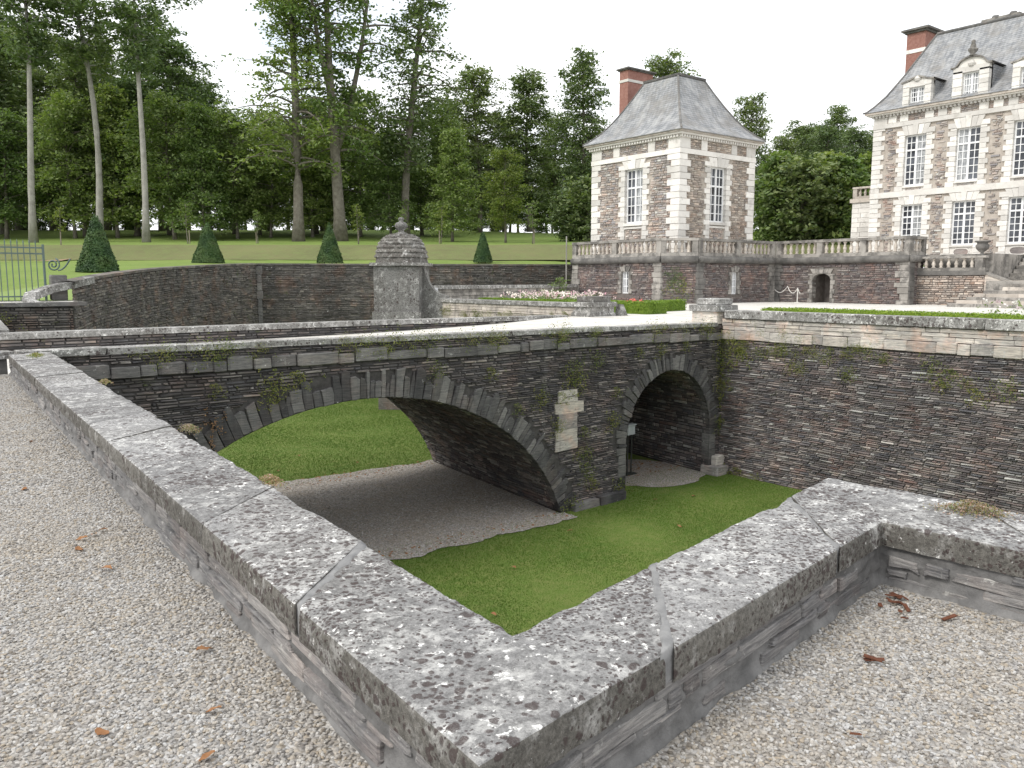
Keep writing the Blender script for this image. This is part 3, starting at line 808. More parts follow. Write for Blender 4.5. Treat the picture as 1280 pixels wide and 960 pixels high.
# voussoirs
def ring(A, t0, t1, wid, th, seed, proud=0.045):
    rng = random.Random(seed)
    E_ = lambda t, d: (A[0] + (A[2]) * math.cos(t) + d * math.cos(t) / A[2] / math.hypot(math.cos(t) / A[2], math.sin(t) / A[3]),
                       A[1] + (A[3]) * math.sin(t) + d * math.sin(t) / A[3] / math.hypot(math.cos(t) / A[2], math.sin(t) / A[3]))
    t = t0
    while t > t1:
        ds = math.hypot(A[2] * math.sin(t), A[3] * math.cos(t))
        w = rng.uniform(*wid); tb = max(t - w / ds, t1)
        if t - tb < 0.004: break
        d = rng.uniform(*th); g = 0.006 / ds
        jj = lambda a_: rng.uniform(-a_, a_) / ds
        poly = [E_(t - g + jj(.008), rng.uniform(-.015, .02)), E_((t + tb) / 2, rng.uniform(-.012, .01)), E_(tb + g + jj(.008), rng.uniform(-.015, .02)), E_(tb + g + jj(.015), d * rng.uniform(.5, .6)), E_(tb + g * 2 + jj(.03), d * rng.uniform(.86, 1.06)), E_((t + tb) / 2 + jj(.03), d * rng.uniform(.95, 1.08)), E_(t - g * 2 + jj(.03), d * rng.uniform(.9, 1.05)), E_(t - g + jj(.015), d * rng.uniform(.45, .55))]
        m_ = MB(); m_.prism(poly, BP, -0.28, rng.uniform(0.012, proud + 0.02), 0.014)
        o = m_.build('voussoir', MAT['voussoir'], bridge); fix_normals(o)
        t = tb
def tfoot(A, z): return math.asin((z - A[1]) / A[3])
ring(A1, math.pi - tfoot(A1, -5.38), tfoot(A1, -5.38), (0.07, 0.30), (0.36, 0.78), 3)
ring(A2, math.pi, 0.0, (0.07, 0.22), (0.38, 0.68), 4)
# jamb stones of the narrow arch
rng = random.Random(9)
for side in (-1, 1):
    z = MOAT_Z + 0.0
    while z < A2[1] - 0.02:
        h = min(rng.uniform(0.2, 0.42), A2[1] - z); w = rng.uniform(0.35, 0.62) if side < 0 else rng.uniform(0.3, 0.5)
        u0 = A2[0] + side * A2[2]
        poly = [(u0, z + .008), (u0 + side * w, z + .008), (u0 + side * w, z + h - .006), (u0, z + h - .006)]
        m_ = MB(); m_.prism(poly, BP, -0.3, rng.uniform(0.01, 0.05), 0.014)
        fix_normals(m_.build('jamb_stone', MAT['voussoir'], bridge)); z += h
# vault soffits
def soffit(A, depth, name, seed, zfoot, tA, tB):
    N_ = 60; pts = []
    for k in range(N_ + 1):
        t = tA + (tB - tA) * k / N_
        pts.append((A[0] + A[2] * math.cos(t), A[1] + A[3] * math.sin(t)))
    if zfoot is not None:
        pts = [(pts[0][0], zfoot)] + pts + [(pts[-1][0], zfoot)]
    S = [0]
    for k in range(1, len(pts)): S.append(S[-1] + math.dist(pts[k - 1], pts[k]))
    cu = A[0]; cz = A[1]
    xs = [p[0] for p in pts]; zs = [p[1] for p in pts]
    def P(u, v, o=0.0):
        x = np.interp(v, S, xs); z = np.interp(v, S, zs)
        d = math.hypot(cu - x, (cz - z)) or 1
        x += (cu - x) / d * o; z += (max(cz, -5.4) - z) / d * o if z > cz else 0
        return BO + BU * float(x) + Vector((0, 0, float(z))) + SK * u
    V = []; F = []
    for (x, z) in pts:
        for dd in (-0.02, depth): V.append(BO + BU * x + Vector((0, 0, z)) + SK * dd)
    for k in range(len(pts) - 1): F.append((2 * k, 2 * k + 1, 2 * k + 3, 2 * k + 2))
    mk(name + '_mortar', V, F, MAT['mortar_dark'], bridge)
    m_ = slates(P, 0.15, depth - 0.05, 0.05, S[-1] - 0.05, (0.07, 0.15), (0.2, 0.7), None, (0.005, 0.05), 0.012, 0.010, 0.03, -0.02, rng=random.Random(seed))
    m_.build(name + '_stones', MAT['slate_wall'], bridge, kind='stuff')
soffit(A1, BW + 0.3, 'vault', 5, None, math.pi - tfoot(A1, -5.4), tfoot(A1, -5.4))
soffit(A2, 6.2, 'passage_vault', 6, MOAT_Z, math.pi, 0.0)
# end wall of the narrow passage with a low doorway at its left
def BQ(u, v, d): return BO + BU * u + Vector((0, 0, v)) + SK * d
dl, dr, dz = 16.7, 18.05, -3.55
V = []; F = []
us = [16.3, dl] + [dl + (dr - dl) * k / 10 for k in range(1, 10)] + [dr, 21.8]
low = lambda u: MOAT_Z - .05 if u <= dl or u >= dr else dz - 0.45 + 0.45 * math.sqrt(max(0, 1 - ((u - (dl + dr) / 2) / ((dr - dl) / 2)) ** 2))
usx = [16.3, dl - 1e-3] + [dl + (dr - dl) * k / 12 for k in range(0, 13)] + [dr + 1e-3, 21.8]
for u in usx:
    lo = MOAT_Z - .05 if (u < dl or u > dr) else dz - 0.45 + 0.45 * math.sqrt(max(0, 1 - ((u - (dl + dr) / 2) / ((dr - dl) / 2)) ** 2))
    V += [BQ(u, lo, 5.9), BQ(u, -1.2, 5.9)]
for k in range(len(usx) - 1): F.append((2 * k, 2 * k + 2, 2 * k + 3, 2 * k + 1))
mk('passage_end_wall', V, F, MAT['slate_wall'], bridge)
m_ = MB()
for a, b in (((dl, 5.9), (dl, 9)), ((dl, 9), (dr, 9)), ((dr, 9), (dr, 5.9))):
    m_.add([BQ(a[0], MOAT_Z - .05, a[1]), BQ(b[0], MOAT_Z - .05, b[1]), BQ(b[0], dz + .1, b[1]), BQ(a[0], dz + .1, a[1])], [(0, 1, 2, 3)])
m_.add([BQ(dl, dz + .1, 5.9), BQ(dr, dz + .1, 5.9), BQ(dr, dz + .1, 9), BQ(dl, dz + .1, 9)], [(0, 1, 2, 3)])
m_.build('doorway_recess', MAT['mortar_dark'], bridge)
c = BQ((dl + dr) / 2 - 0.1, MOAT_Z + 0.12, 5.6)
block('doorstep', bridge, c, (BU, SK, Z_), (1.5, 0.5, 0.24), MAT['block_grey'])

# bands under the deck: projecting blocks, recessed mossy course, thin edge stones
rng = random.Random(14)
ax = (BU, -BN, Z_)
u = -0.5
while u < BL - 0.4:
    l = min(rng.choice((rng.uniform(0.3, 0.6), rng.uniform(0.5, 1.3))), BL - 0.1 - u); h = rng.uniform(0.20, 0.31); um = u + l / 2
    pr = rng.uniform(0.06, 0.12)
    zc = zcor(um) + h / 2 + rng.uniform(-0.025, 0.03)
    o = block('band_stone', bridge, BP(um, zc, pr - 0.2), ax, (l - rng.uniform(0.01, 0.04), 0.4, h), MAT['block_grey'], bev=rng.choice((0.04, 0.07, 0.1))); u += l
mb = slates(lambda u_, v_, o_=0: BP(u_, v_ + ztop(u_) - 0.34, o_), -0.5, BL, 0.0, 0.22, (0.035, 0.07), (0.14, 0.45), None, (-0.03, 0.04), 0.01, 0.01, 0.01, -0.1, rng=random.Random(23))
mb.build('edge_slates', MAT['slate_bridge'], bridge, kind='stuff')
u = -0.5
while u < BL - 0.5:
    l = min(rng.uniform(0.8, 1.7), BL - 0.4 - u); um = u + l / 2
    dw = 0.55
    tilt = Vector((BU.x, BU.y, (ztop(um + .5) - ztop(um - .5)))).normalized()
    block('edge_coping', bridge, BP(um, ztop(um) - 0.065 + rng.uniform(-.008, .008), 0.03 - dw / 2), (tilt, -BN, Z_), (l - 0.015, dw + rng.uniform(-.02, .05), 0.13), MAT['coping_far'], bev=0.03); u += l
# deck and far parapet
V = []; F = []
us = np.linspace(-45, BL + 0.6, 60)
def zdeck(u): return float(np.interp(u, [-45, 0, 7, 13, 18, 21], [-0.30, -0.30, -0.19, -0.15, -0.04, 0.108]))
for u in us: V += [BP(u, zdeck(u), -0.45), BP(u, zdeck(u) - 0.02, -BW + 0.2)]
for k in range(len(us) - 1): F.append((2 * k, 2 * k + 2, 2 * k + 3, 2 * k + 1))
mk('deck', V, F, MAT['gravel_pale'], bridge)
def zfar(u): return float(np.interp(u, [0, 12, 22], [0.28, 0.25, 0.16]))
u = -14.0
while u < BL - 0.2:
    l = min(rng.uniform(1.0, 2.0), BL - 0.1 - u); um = u + l / 2
    block('far_coping', bridge, BP(um, zfar(um) - 0.08, -BW + 0.25), ax, (l - 0.012, 0.62, 0.17), MAT['coping_far'], bev=0.03); u += l
fo_ = frame(BP(0, 0, -BW + 0.48), BU, BN)
mb = slates(lambda u_, v_, o_=0: fo_(u_, v_ + zfar(u_) - .16, o_), -14, BL - 0.1, -0.42, 0.0, (0.06, 0.12), (0.2, 0.7), None, (0.0, 0.03), 0.01, 0.008, 0.01, -0.06, rng=random.Random(29))
mb.build('far_parapet_slates', MAT['slate_bridge'], bridge, kind='stuff')
m_ = MB(); m_.box(BP(4.0, -.2, -BW + 0.22), (18.0, 0.24, 0.22), ax); m_.build('far_parapet_core', MAT['mortar_dark'], bridge)
face_sheet(-BW, 1.5, False, 'far_face', MAT['slate_bridge'])
# left of the corner: the same low wall runs on along the causeway
m_ = MB(); m_.box(BP(-15.3, 0.03, -0.2), (14.6, 0.2, 0.25), ax); m_.build('causeway_wall', MAT['dark_stone'], bridge)
for k in range(10): block('edge_coping', bridge, BP(-1.3 - 1.45 * k, 0.315, -0.22), ax, (1.43, 0.52, 0.13), MAT['coping_far'], bev=0.03)
# repair stones of paler rock let into the pier
for (a, b, c_, d_) in ((13.48, 14.30, -1.98, -1.62), (13.34, 14.58, -2.32, -1.99), (13.48, 14.30, -2.80, -2.33), (13.36, 14.30, -3.13, -2.81), (13.34, 14.32, -3.46, -3.14)):
    j = lambda: rng.uniform(-.02, .02)
    m_ = MB(); m_.prism([(a + j(), c_), (b + j(), c_ + j()), (b + j(), d_), (a + j(), d_ + j() * .5)], BP, -0.1, 0.036, 0.008)
    o = m_.build('repair_stone', MAT['block_pale'], bridge); fix_normals(o); o['label'] = 'pale squared repair stone'
# footings
for (a, b, h, pr) in ((14.1, 15.2, 0.26, 0.20), (15.22, 16.45, 0.30, 0.24)):
    block('footing_stone', bridge, BP((a + b) / 2, MOAT_Z + h / 2 - 0.02, pr / 2 - 0.1), ax, (b - a, 0.2 + pr, h), MAT['voussoir'], bev=0.04)
block('footing_stone', bridge, BP(21.62, MOAT_Z + 0.16, 0.1), ax, (0.75, 0.75, 0.34), MAT['block_pale'], bev=0.05)
block('footing_stone', bridge, BP(21.75, MOAT_Z + 0.50, 0.0), ax, (0.5, 0.55, 0.36), MAT['block_pale'], bev=0.08)

# ------------------------------------------------------------------ moat wall under the terrace
mwall = empty('moat_wall', (24.5, 10, MOAT_Z), label='tall purple brown slate moat wall topped by pale courses and grey coping', cat='wall')
WP_ = frame((24.50, 19.05, 0), (0, -1, 0), (-1, 0, 0))
V = [WP_(0, MOAT_Z - .2, -.03), WP_(40, MOAT_Z - .2, -.03), WP_(40, 0.5, -.03), WP_(0, 0.5, -.03)]
mk('wall_mortar', V, [(0, 1, 2, 3)], MAT['mortar_wall'], mwall)
bigs = (0.036, [], 170)
mb = slates(WP_, 0.0, 21, MOAT_Z - 0.05, -0.44, (0.038, 0.085), (0.14, 0.55), None, (-0.012, 0.04), 0.010, 0.010, 0.06, -0.06, rng=random.Random(33), big=bigs)
mb.build('wall_slates', MAT['slate_wall'], mwall, kind='stuff')
for V, F, r in bigs[1]:
    mk('slate', V, F, MAT['slate_wall'], mwall, rnd=[r] * len(F))
mb = slates(WP_, 21, 40, MOAT_Z - 0.05, -0.44, (0.08, 0.14), (0.3, 0.8), None, (-0.012, 0.03), 0.010, 0.010, 0.06, -0.06, rng=random.Random(34))
mb.build('far_wall_slates', MAT['slate_wall'], mwall, kind='stuff')
axw = (Vector((0, -1, 0)), Vector((1, 0, 0)), Z_)
rng = random.Random(41)
def course(z0, z1, lens, proud, depth, mat, name, u0=0.0, u1=26.0, bev=0.05, zj=0.0):
    u = u0
    while u < u1:
        l = min(rng.uniform(*lens), u1 - u); h = z1 - z0
        if l > 0.1: block(name, mwall, WP_(u + l / 2, (z0 + z1) / 2 + rng.uniform(-zj, zj), proud + rng.uniform(-.012, .012) - depth / 2), axw, (l - 0.012, depth, h - 0.008 - rng.uniform(0, zj)), mat, bev=bev)
        u += l
course(-0.46, -0.12, (0.35, 0.95), 0.075, 0.4, MAT['block_pale'], 'band_stone', zj=0.02)
course(-0.12, 0.03, (0.4, 1.1), 0.0, 0.3, MAT['block_pale'], 'ashlar_stone', zj=0.008)
course(0.03, 0.15, (0.4, 1.2), 0.012, 0.3, MAT['block_pale'], 'ashlar_stone', zj=0.008)
course(0.15, 0.285, (0.4, 1.0), 0.005, 0.3, MAT['block_pale'], 'ashlar_stone', zj=0.008)
course(0.285, 0.60, (0.9, 1.7), 0.085, 0.62, MAT['coping_far'], 'coping_stone', u0=0.1, bev=0.06, zj=0.006)
# square pier at the end of the wall
px0 = (24.85, 19.55)
pier = empty('stone_pier', (24.85, 19.75, TER_Z), label='low square pier with rounded cap where the moat wall meets the bridge', cat='pier')
block('base_block', pier, (24.85, 19.75, 0.30), axw, (1.15, 1.05, 0.46), MAT['block_pale'], bev=0.02)
block('cap_slab', pier, (24.85, 19.75, 0.645), axw, (1.40, 1.25, 0.24), MAT['coping_far'], bev=0.05)
block('cap_top', pier, (24.90, 19.75, 0.88), axw, (1.02, 1.05, 0.25), MAT['coping_far'], bev=0.12)
# ------------------------------------------------------------------ building kit
def backing(parent, P, L_, z0, z1, holes, mat, o=-0.06, name='wall_mortar', u0=0.0):
    """wall sheet with rectangular holes (ua, ub, za, zb)"""
    V = []; F = []
    us = sorted(set([u0, L_] + [h[0] for h in holes] + [h[1] for h in holes]))
    for a, b in zip(us[:-1], us[1:]):
        m = (a + b) / 2
        zs = sorted([(h[2], h[3]) for h in holes if h[0] < m < h[1]])
        z = z0; spans = []
        for ha, hb in zs: spans.append((z, ha)); z = hb
        spans.append((z, z1))
        for sa, sb in spans:
            if sb - sa < 1e-3: continue
            k = len(V); V += [P(a, sa, o), P(b, sa, o), P(b, sb, o), P(a, sb, o)]; F.append((k, k + 1, k + 2, k + 3))
    return mk(name, V, F, mat, parent)

def window(parent, P, uc, z0, z1, w, rows=(2, 4), cols=4, tr=0.33, depth=-0.26, label=None, curtain=0.5, fw=0.10):
    m = MB()
    def bar(a, b, c, d, o=depth, t=0.05):
        m.add([P(a, c, o - t), P(b, c, o - t), P(b, d, o - t), P(a, d, o - t), P(a, c, o + t), P(b, c, o + t), P(b, d, o + t), P(a, d, o + t)],
              [(4, 5, 6, 7), (0, 1, 5, 4), (1, 2, 6, 5), (2, 3, 7, 6), (3, 0, 4, 7)])
    a, b = uc - w / 2, uc + w / 2
    bar(a, a + fw, z0, z1); bar(b - fw, b, z0, z1); bar(a, b, z1 - fw, z1, depth + .003); bar(a, b, z0, z0 + fw * 1.2, depth + .003)
    bar(uc - fw * .75, uc + fw * .75, z0, z1, depth + .01)
    zt = z1 - (z1 - z0) * tr if rows[0] else z1
    if rows[0]: bar(a, b, zt - fw * .6, zt + fw * .6, depth + .006)
    mt = 0.026
    for (c, d, r) in ((z0, zt, rows[1]), (zt, z1, rows[0])):
        for k in range(1, r): zz = c + (d - c) * k / r; bar(a, b, zz - mt, zz + mt, depth, 0.03)
    n2 = cols // 2
    for h in (0, 1):
        h0 = a + h * w / 2
        for k in range(1, n2): uu = h0 + (w / 2) * k / n2; bar(uu - mt, uu + mt, z0, z1, depth + .002, 0.03)
    wo = m.build('window', MAT['white'], parent)
    if label: wo['label'] = label
    for h in (0, 1):
        h0 = a + h * w / 2
        g = MB(); g.add([P(h0, z0, depth - .02 - .001 * h), P(h0 + w / 2, z0, depth - .02 - .001 * h), P(h0 + w / 2, z1, depth - .02 - .001 * h), P(h0, z1, depth - .02 - .001 * h)], [(0, 1, 2, 3)])
        g.build('glass', MAT['glass'] if RNG.random() > curtain else MAT['glass_net'], wo)
    return wo
def m_glassnet():
    n = NT('glass_over_curtain', 0.08, 0.6); p = n.pos((1, 1, 0.35))
    col = n.ramp(n.noise(p, 5.5, 3), [(0.35, (0.16, 0.17, 0.18)), (0.62, (0.44, 0.45, 0.46))])
    return n.done(col)
MAT['glass_net'] = m_glassnet()

def flat_arch(parent, P, uc, w, z0, h, proud, mat, n=5, flare=0.28, depth=0.36):
    """flat arch of wedge stones over an opening"""
    W2 = w / 2
    for k in range(n):
        a, b = -1 + 2 * k / n, -1 + 2 * (k + 1) / n
        key = (k == n // 2)
        hh = h + (0.10 if key else 0)
        poly = [(uc + a * W2 + .006, z0), (uc + b * W2 - .006, z0), (uc + b * (W2 + flare) - .006, z0 + hh), (uc + a * (W2 + flare) + .006, z0 + hh)]
        m = MB(); m.prism(poly, P, -depth, proud + (0.04 if key else 0), 0.012)
        fix_normals(m.build('keystone' if key else 'lintel_stone', mat, parent))

def jambs(parent, P, ax, uc, w, z0, z1, hq, wl, ws, mat, depth=0.42, proud=0.05):
    z = z0; k = 0
    while z < z1 - 0.02:
        h = min(hq, z1 - z); ww = wl if k % 2 == 0 else ws
        for s in (-1, 1):
            block('jamb_stone', parent, P(uc + s * (w / 2 + ww / 2), z + h / 2, proud - depth / 2), ax, (ww, depth, h - 0.015), mat, bev=0.035)
        z += h; k += 1

def corner_quoins(parent, corner, sx, sy, z0, z1, hq, la, lb, mat, proud=0.05):
    """stack of corner stones; the walls run towards sx (X) and sy (Y) from the corner"""
    z = z0; k = 0
    while z < z1 - 0.02:
        h = min(hq, z1 - z); lx, ly = (la, lb) if k % 2 == 0 else (lb, la)
        c = (corner[0] + sx * (lx / 2 - proud), corner[1] + sy * (ly / 2 - proud), z + h / 2)
        block('quoin_stone', parent, c, (X_, Y_, Z_), (lx, ly, h - 0.015), mat, bev=0.03); z += h; k += 1

def edge_quoins(parent, P, ax, u, s, z0, z1, hq, wl, ws, mat, depth=0.5, proud=0.05):
    z = z0; k = 0
    while z < z1 - 0.02:
        h = min(hq, z1 - z); ww = wl if k % 2 == 0 else ws
        block('quoin_stone', parent, P(u + s * ww / 2, z + h / 2, proud - depth / 2), ax, (ww, depth, h - 0.015), mat, bev=0.035); z += h; k += 1

def slab(parent, name, P, ax, u0, u1, z0, z1, o0, o1, mat):
    m = MB(); m.box(P((u0 + u1) / 2, (z0 + z1) / 2, (o0 + o1) / 2), (abs(u1 - u0) / 2, abs(o1 - o0) / 2, (z1 - z0) / 2), ax)
    return m.build(name, mat, parent)

def dentils(parent, P, ax, u0, u1, z, w, gap, h, o, mat):
    m = MB(); u = u0
    while u < u1 - w:
        m.box(P(u + w / 2, z, o), (w / 2, 0.10, h / 2), ax); u += w + gap
    return m.build('dentils', mat, parent, kind='stuff')

_bal = None
def baluster_mesh():
    global _bal
    if _bal is None:
        m = MB(); m.lathe((0, 0, 0), [(0.13, 0), (0.13, 0.08), (0.075, 0.12), (0.12, 0.30), (0.135, 0.40), (0.075, 0.68), (0.06, 0.80), (0.10, 0.86), (0.13, 0.92), (0.13, 1.0)], 8)
        o = m.build('tmp', MAT['lime_pink'], None, True); _bal = o.data; bpy.data.objects.remove(o)
    return _bal
def balustrade(parent, p0, p1, z0, z1, posts, per, wth=0.34, mat=None):
    """base rail, posts at fractions, balusters between, top rail"""
    p0, p1 = Vector((*p0, 0)), Vector((*p1, 0)); L_ = (p1 - p0).length; eu = (p1 - p0).normalized(); no = Vector((eu.y, -eu.x, 0))
    ax = (eu, no, Z_); H = z1 - z0; mat = mat or MAT['lime_old']
    def bx(name, a, b, za, zb, w):
        m = MB(); m.box(p0 + eu * ((a + b) / 2) + Z_ * ((za + zb) / 2), ((b - a) / 2, w / 2, (zb - za) / 2), ax); return m.build(name, mat, parent)
    bx('base_rail', 0, L_, z0, z0 + 0.20 * H, wth + .06); bx('top_rail', -.04, L_ + .04, z1 - 0.15 * H, z1, wth + .10)
    us = [f * L_ for f in posts]
    for u in us: bx('post', max(u - .22, -0.02), min(u + .22, L_ + .02), z0 + 0.20 * H, z1 - 0.15 * H, wth + .02)
    for a, b in zip(us[:-1], us[1:]):
        n = max(1, int((b - a - .44) / per)); st = (b - a - .44) / n
        for k in range(n):
            o = bpy.data.objects.new('baluster', baluster_mesh()); COL.objects.link(o)
            o.location = p0 + eu * (a + .22 + st * (k + .5)) + Z_ * (z0 + 0.20 * H); o.scale = (1.0, 1.0, 0.65 * H)
            setpar(o, parent)

# ------------------------------------------------------------------ pavilion
pav = empty('corner_pavilion', (48.2, 42.5, 3.4), label='square stone pavilion with steep slate hip roof and brick chimney', cat='building')
XW, YW, XE, YE = 44.1, 38.25, 52.36, 46.85
PB, PTp = 3.4, 11.35
PL = frame((XW, YE, 0), (0, -1, 0), (-1, 0, 0)); LX = YE - YW       # face towards -X, u runs from far to near
PR = frame((XW, YW, 0), (1, 0, 0), (0, -1, 0)); LR = XE - XW        # face towards -Y
axL = (Vector((0, -1, 0)), Vector((1, 0, 0)), Z_); axR = (Vector((1, 0, 0)), Vector((0, 1, 0)), Z_)
WZ0, WZ1 = 5.78, 9.62
for P, ax, L_, uc, rub, sd in ((PL, axL, LX, LX / 2 + 0.05, 'rubble', 3), (PR, axR, LR, LR / 2, 'rubble_grey', 4)):
    w = 1.75
    backing(pav, P, L_, PB, PTp, [(uc - w / 2, uc + w / 2, WZ0, WZ1)], MAT['mortar_rub'])
    ins = lambda u, v, uc=uc: not (abs(u - uc) < 1.35 and v > WZ0 - 1.1 and v < 10.3)
    mb = slates(P, 0.5, L_ - 0.5, PB, 10.28, (0.09, 0.19), (0.2, 0.62), ins, (-0.03, 0.03), 0.02, 0.015, 0.04, -0.08, rng=random.Random(sd))
    mb.build('rubble_stones', MAT[rub], pav, kind='stuff')
    mb = slates(P, 0.3, L_ - 0.3, 10.62, 11.30, (0.09, 0.17), (0.2, 0.55), None, (-0.03, 0.02), 0.02, 0.012, 0.02, -0.08, rng=random.Random(sd + 9))
    mb.build('frieze_stones', MAT[rub], pav, kind='stuff')
    jambs(pav, P, ax, uc, w, PB, WZ1, 0.36, 0.62, 0.42, MAT['lime'])
    for s in (-1, 1): block('jamb_stone', pav, P(uc + s * (w / 2 + .33), WZ1 + 0.16, -0.16), ax, (0.66, 0.42, 0.31), MAT['lime'], bev=0.03)
    flat_arch(pav, P, uc, w, WZ1, 0.62, 0.06, MAT['lime'])
    block('sill', pav, P(uc, WZ0 - 0.10, -0.12), ax, (w + 0.1, 0.5, 0.20), MAT['lime'], bev=0.04)
    mb = slates(P, uc - w / 2 + .15, uc + w / 2 - .15, PB + .2, WZ0 - 0.42, (0.1, 0.18), (0.2, 0.5), None, (-0.03, 0.02), 0.02, 0.012, 0.02, -0.08, rng=random.Random(sd + 19))
    mb.build('apron_stones', MAT['rubble'], pav, kind='stuff')
    block('apron_band', pav, P(uc, WZ0 - 0.33, -0.14), ax, (w, 0.36, 0.15), MAT['lime'], bev=0.04)
    window(pav, P, uc, WZ0, WZ1, w, (2, 4), 4, 0.34, label='tall white casement window', curtain=0.6 if P is PL else 0.15)
    for f in (0.30, 0.70): block('frieze_block', pav, P(L_ * f, 10.96, -0.1), ax, (0.62, 0.32, 0.68), MAT['lime'], bev=0.03)
    slab(pav, 'string_course', P, ax, -0.06, L_ + 0.06, 10.27, 10.60, -0.3, 0.085, MAT['lime'])
    dentils(pav, P, ax, -0.15, L_ + 0.15, 11.40, 0.14, 0.12, 0.16, 0.14, MAT['lime'])
corner_quoins(pav, (XW, YW), 1, 1, PB, 10.27, 0.43, 1.15, 0.80, MAT['lime'])
corner_quoins(pav, (XW, YE), 1, -1, PB, 10.27, 0.43, 0.98, 0.72, MAT['lime'])
corner_quoins(pav, (XE, YW), -1, 1, PB, 10.27, 0.43, 0.98, 0.72, MAT['lime'])
for cx, cy, sx, sy in ((XW, YW, 1, 1), (XW, YE, 1, -1), (XE, YW, -1, 1)):
    block('frieze_block', pav, (cx + sx * .5, cy + sy * .5, 10.96), (X_, Y_, Z_), (1.08, 1.08, 0.69), MAT['lime'], bev=0.02)
def ringslab(parent, name, x0, x1, y0, y1, z0, z1, mat):
    m = MB(); m.bx(x0, x1, y0, y1, z0, z1); return m.build(name, mat, parent)
ringslab(pav, 'cornice_bed', XW - .14, XE + .14, YW - .14, YE + .14, 11.30, 11.34, MAT['lime'])
ringslab(pav, 'cornice', XW - .34, XE + .34, YW - .34, YE + .34, 11.49, 11.62, MAT['lime'])
ringslab(pav, 'cornice_cap', XW - .46, XE + .46, YW - .46, YE + .46, 11.622, 11.74, MAT['lime_pink'])
ringslab(pav, 'inner_core', XW + .5, XE - .02, YW + .5, YE - .02, PB, 11.6, MAT['rubble_grey'])
def hip_roof(parent, x0, x1, y0, y1, prof, mat, name='roof'):
    V = []; F = []
    for ins_x, ins_y, z in prof:
        V += [(x0 + ins_x, y0 + ins_y, z), (x1 - ins_x, y0 + ins_y, z), (x1 - ins_x, y1 - ins_y, z), (x0 + ins_x, y1 - ins_y, z)]
    n = len(prof)
    for i in range(n - 1):
        for k in range(4): F.append((i * 4 + k, i * 4 + (k + 1) % 4, (i + 1) * 4 + (k + 1) % 4, (i + 1) * 4 + k))
    F.append((0, 3, 2, 1)); F.append(tuple((n - 1) * 4 + k for k in range(4)))
    return mk(name, V, F, mat, parent)
prof = [(-.55, -.55, 11.742), (-.54, -.54, 11.80), (-.1, -.1, 12.10), (0.45, 0.45, 12.62), (1.0, 1.0, 13.32), (1.6, 1.6, 14.25), (2.2, 2.2, 15.3), (2.68, 2.68, 16.22)]
rf = hip_roof(pav, XW, XE, YW, YE, prof, MAT['roof'])
m = MB(); m.bx(XW + 2.6, XE - 2.6, YW + 2.6, YE - 2.6, 16.2, 16.36); m.build('lead_flat', MAT['block_grey'], rf)
for (a, b) in (((XW, YW), (1, 1)), ((XE, YW), (-1, 1)), ((XW, YE), (1, -1))):
    m = MB(); m.tube([(a[0] + b[0] * p[0], a[1] + b[1] * p[1], p[2] + .01) for p in prof[1:]], 0.07, 6); m.build('hip_ridge', MAT['block_grey'], rf)
m = MB(); m.bx(47.0, 49.75, 46.1, 47.0, 12.2, 16.75); ch = m.build('chimney', MAT['brick'], pav)
m = MB(); m.bx(46.96, 49.79, 46.06, 47.04, 16.752, 16.95); m.build('chimney_band', MAT['lime'], ch)
m = MB(); m.bx(47.0, 49.75, 46.1, 47.0, 16.952, 17.62); m.build('chimney_head', MAT['brick'], ch)
m = MB(); m.bx(46.9, 49.85, 46.0, 47.1, 17.622, 17.70); m.bx(46.8, 49.95, 45.9, 47.2, 17.702, 17.80); m.build('chimney_cap', MAT['dark_stone'], ch)

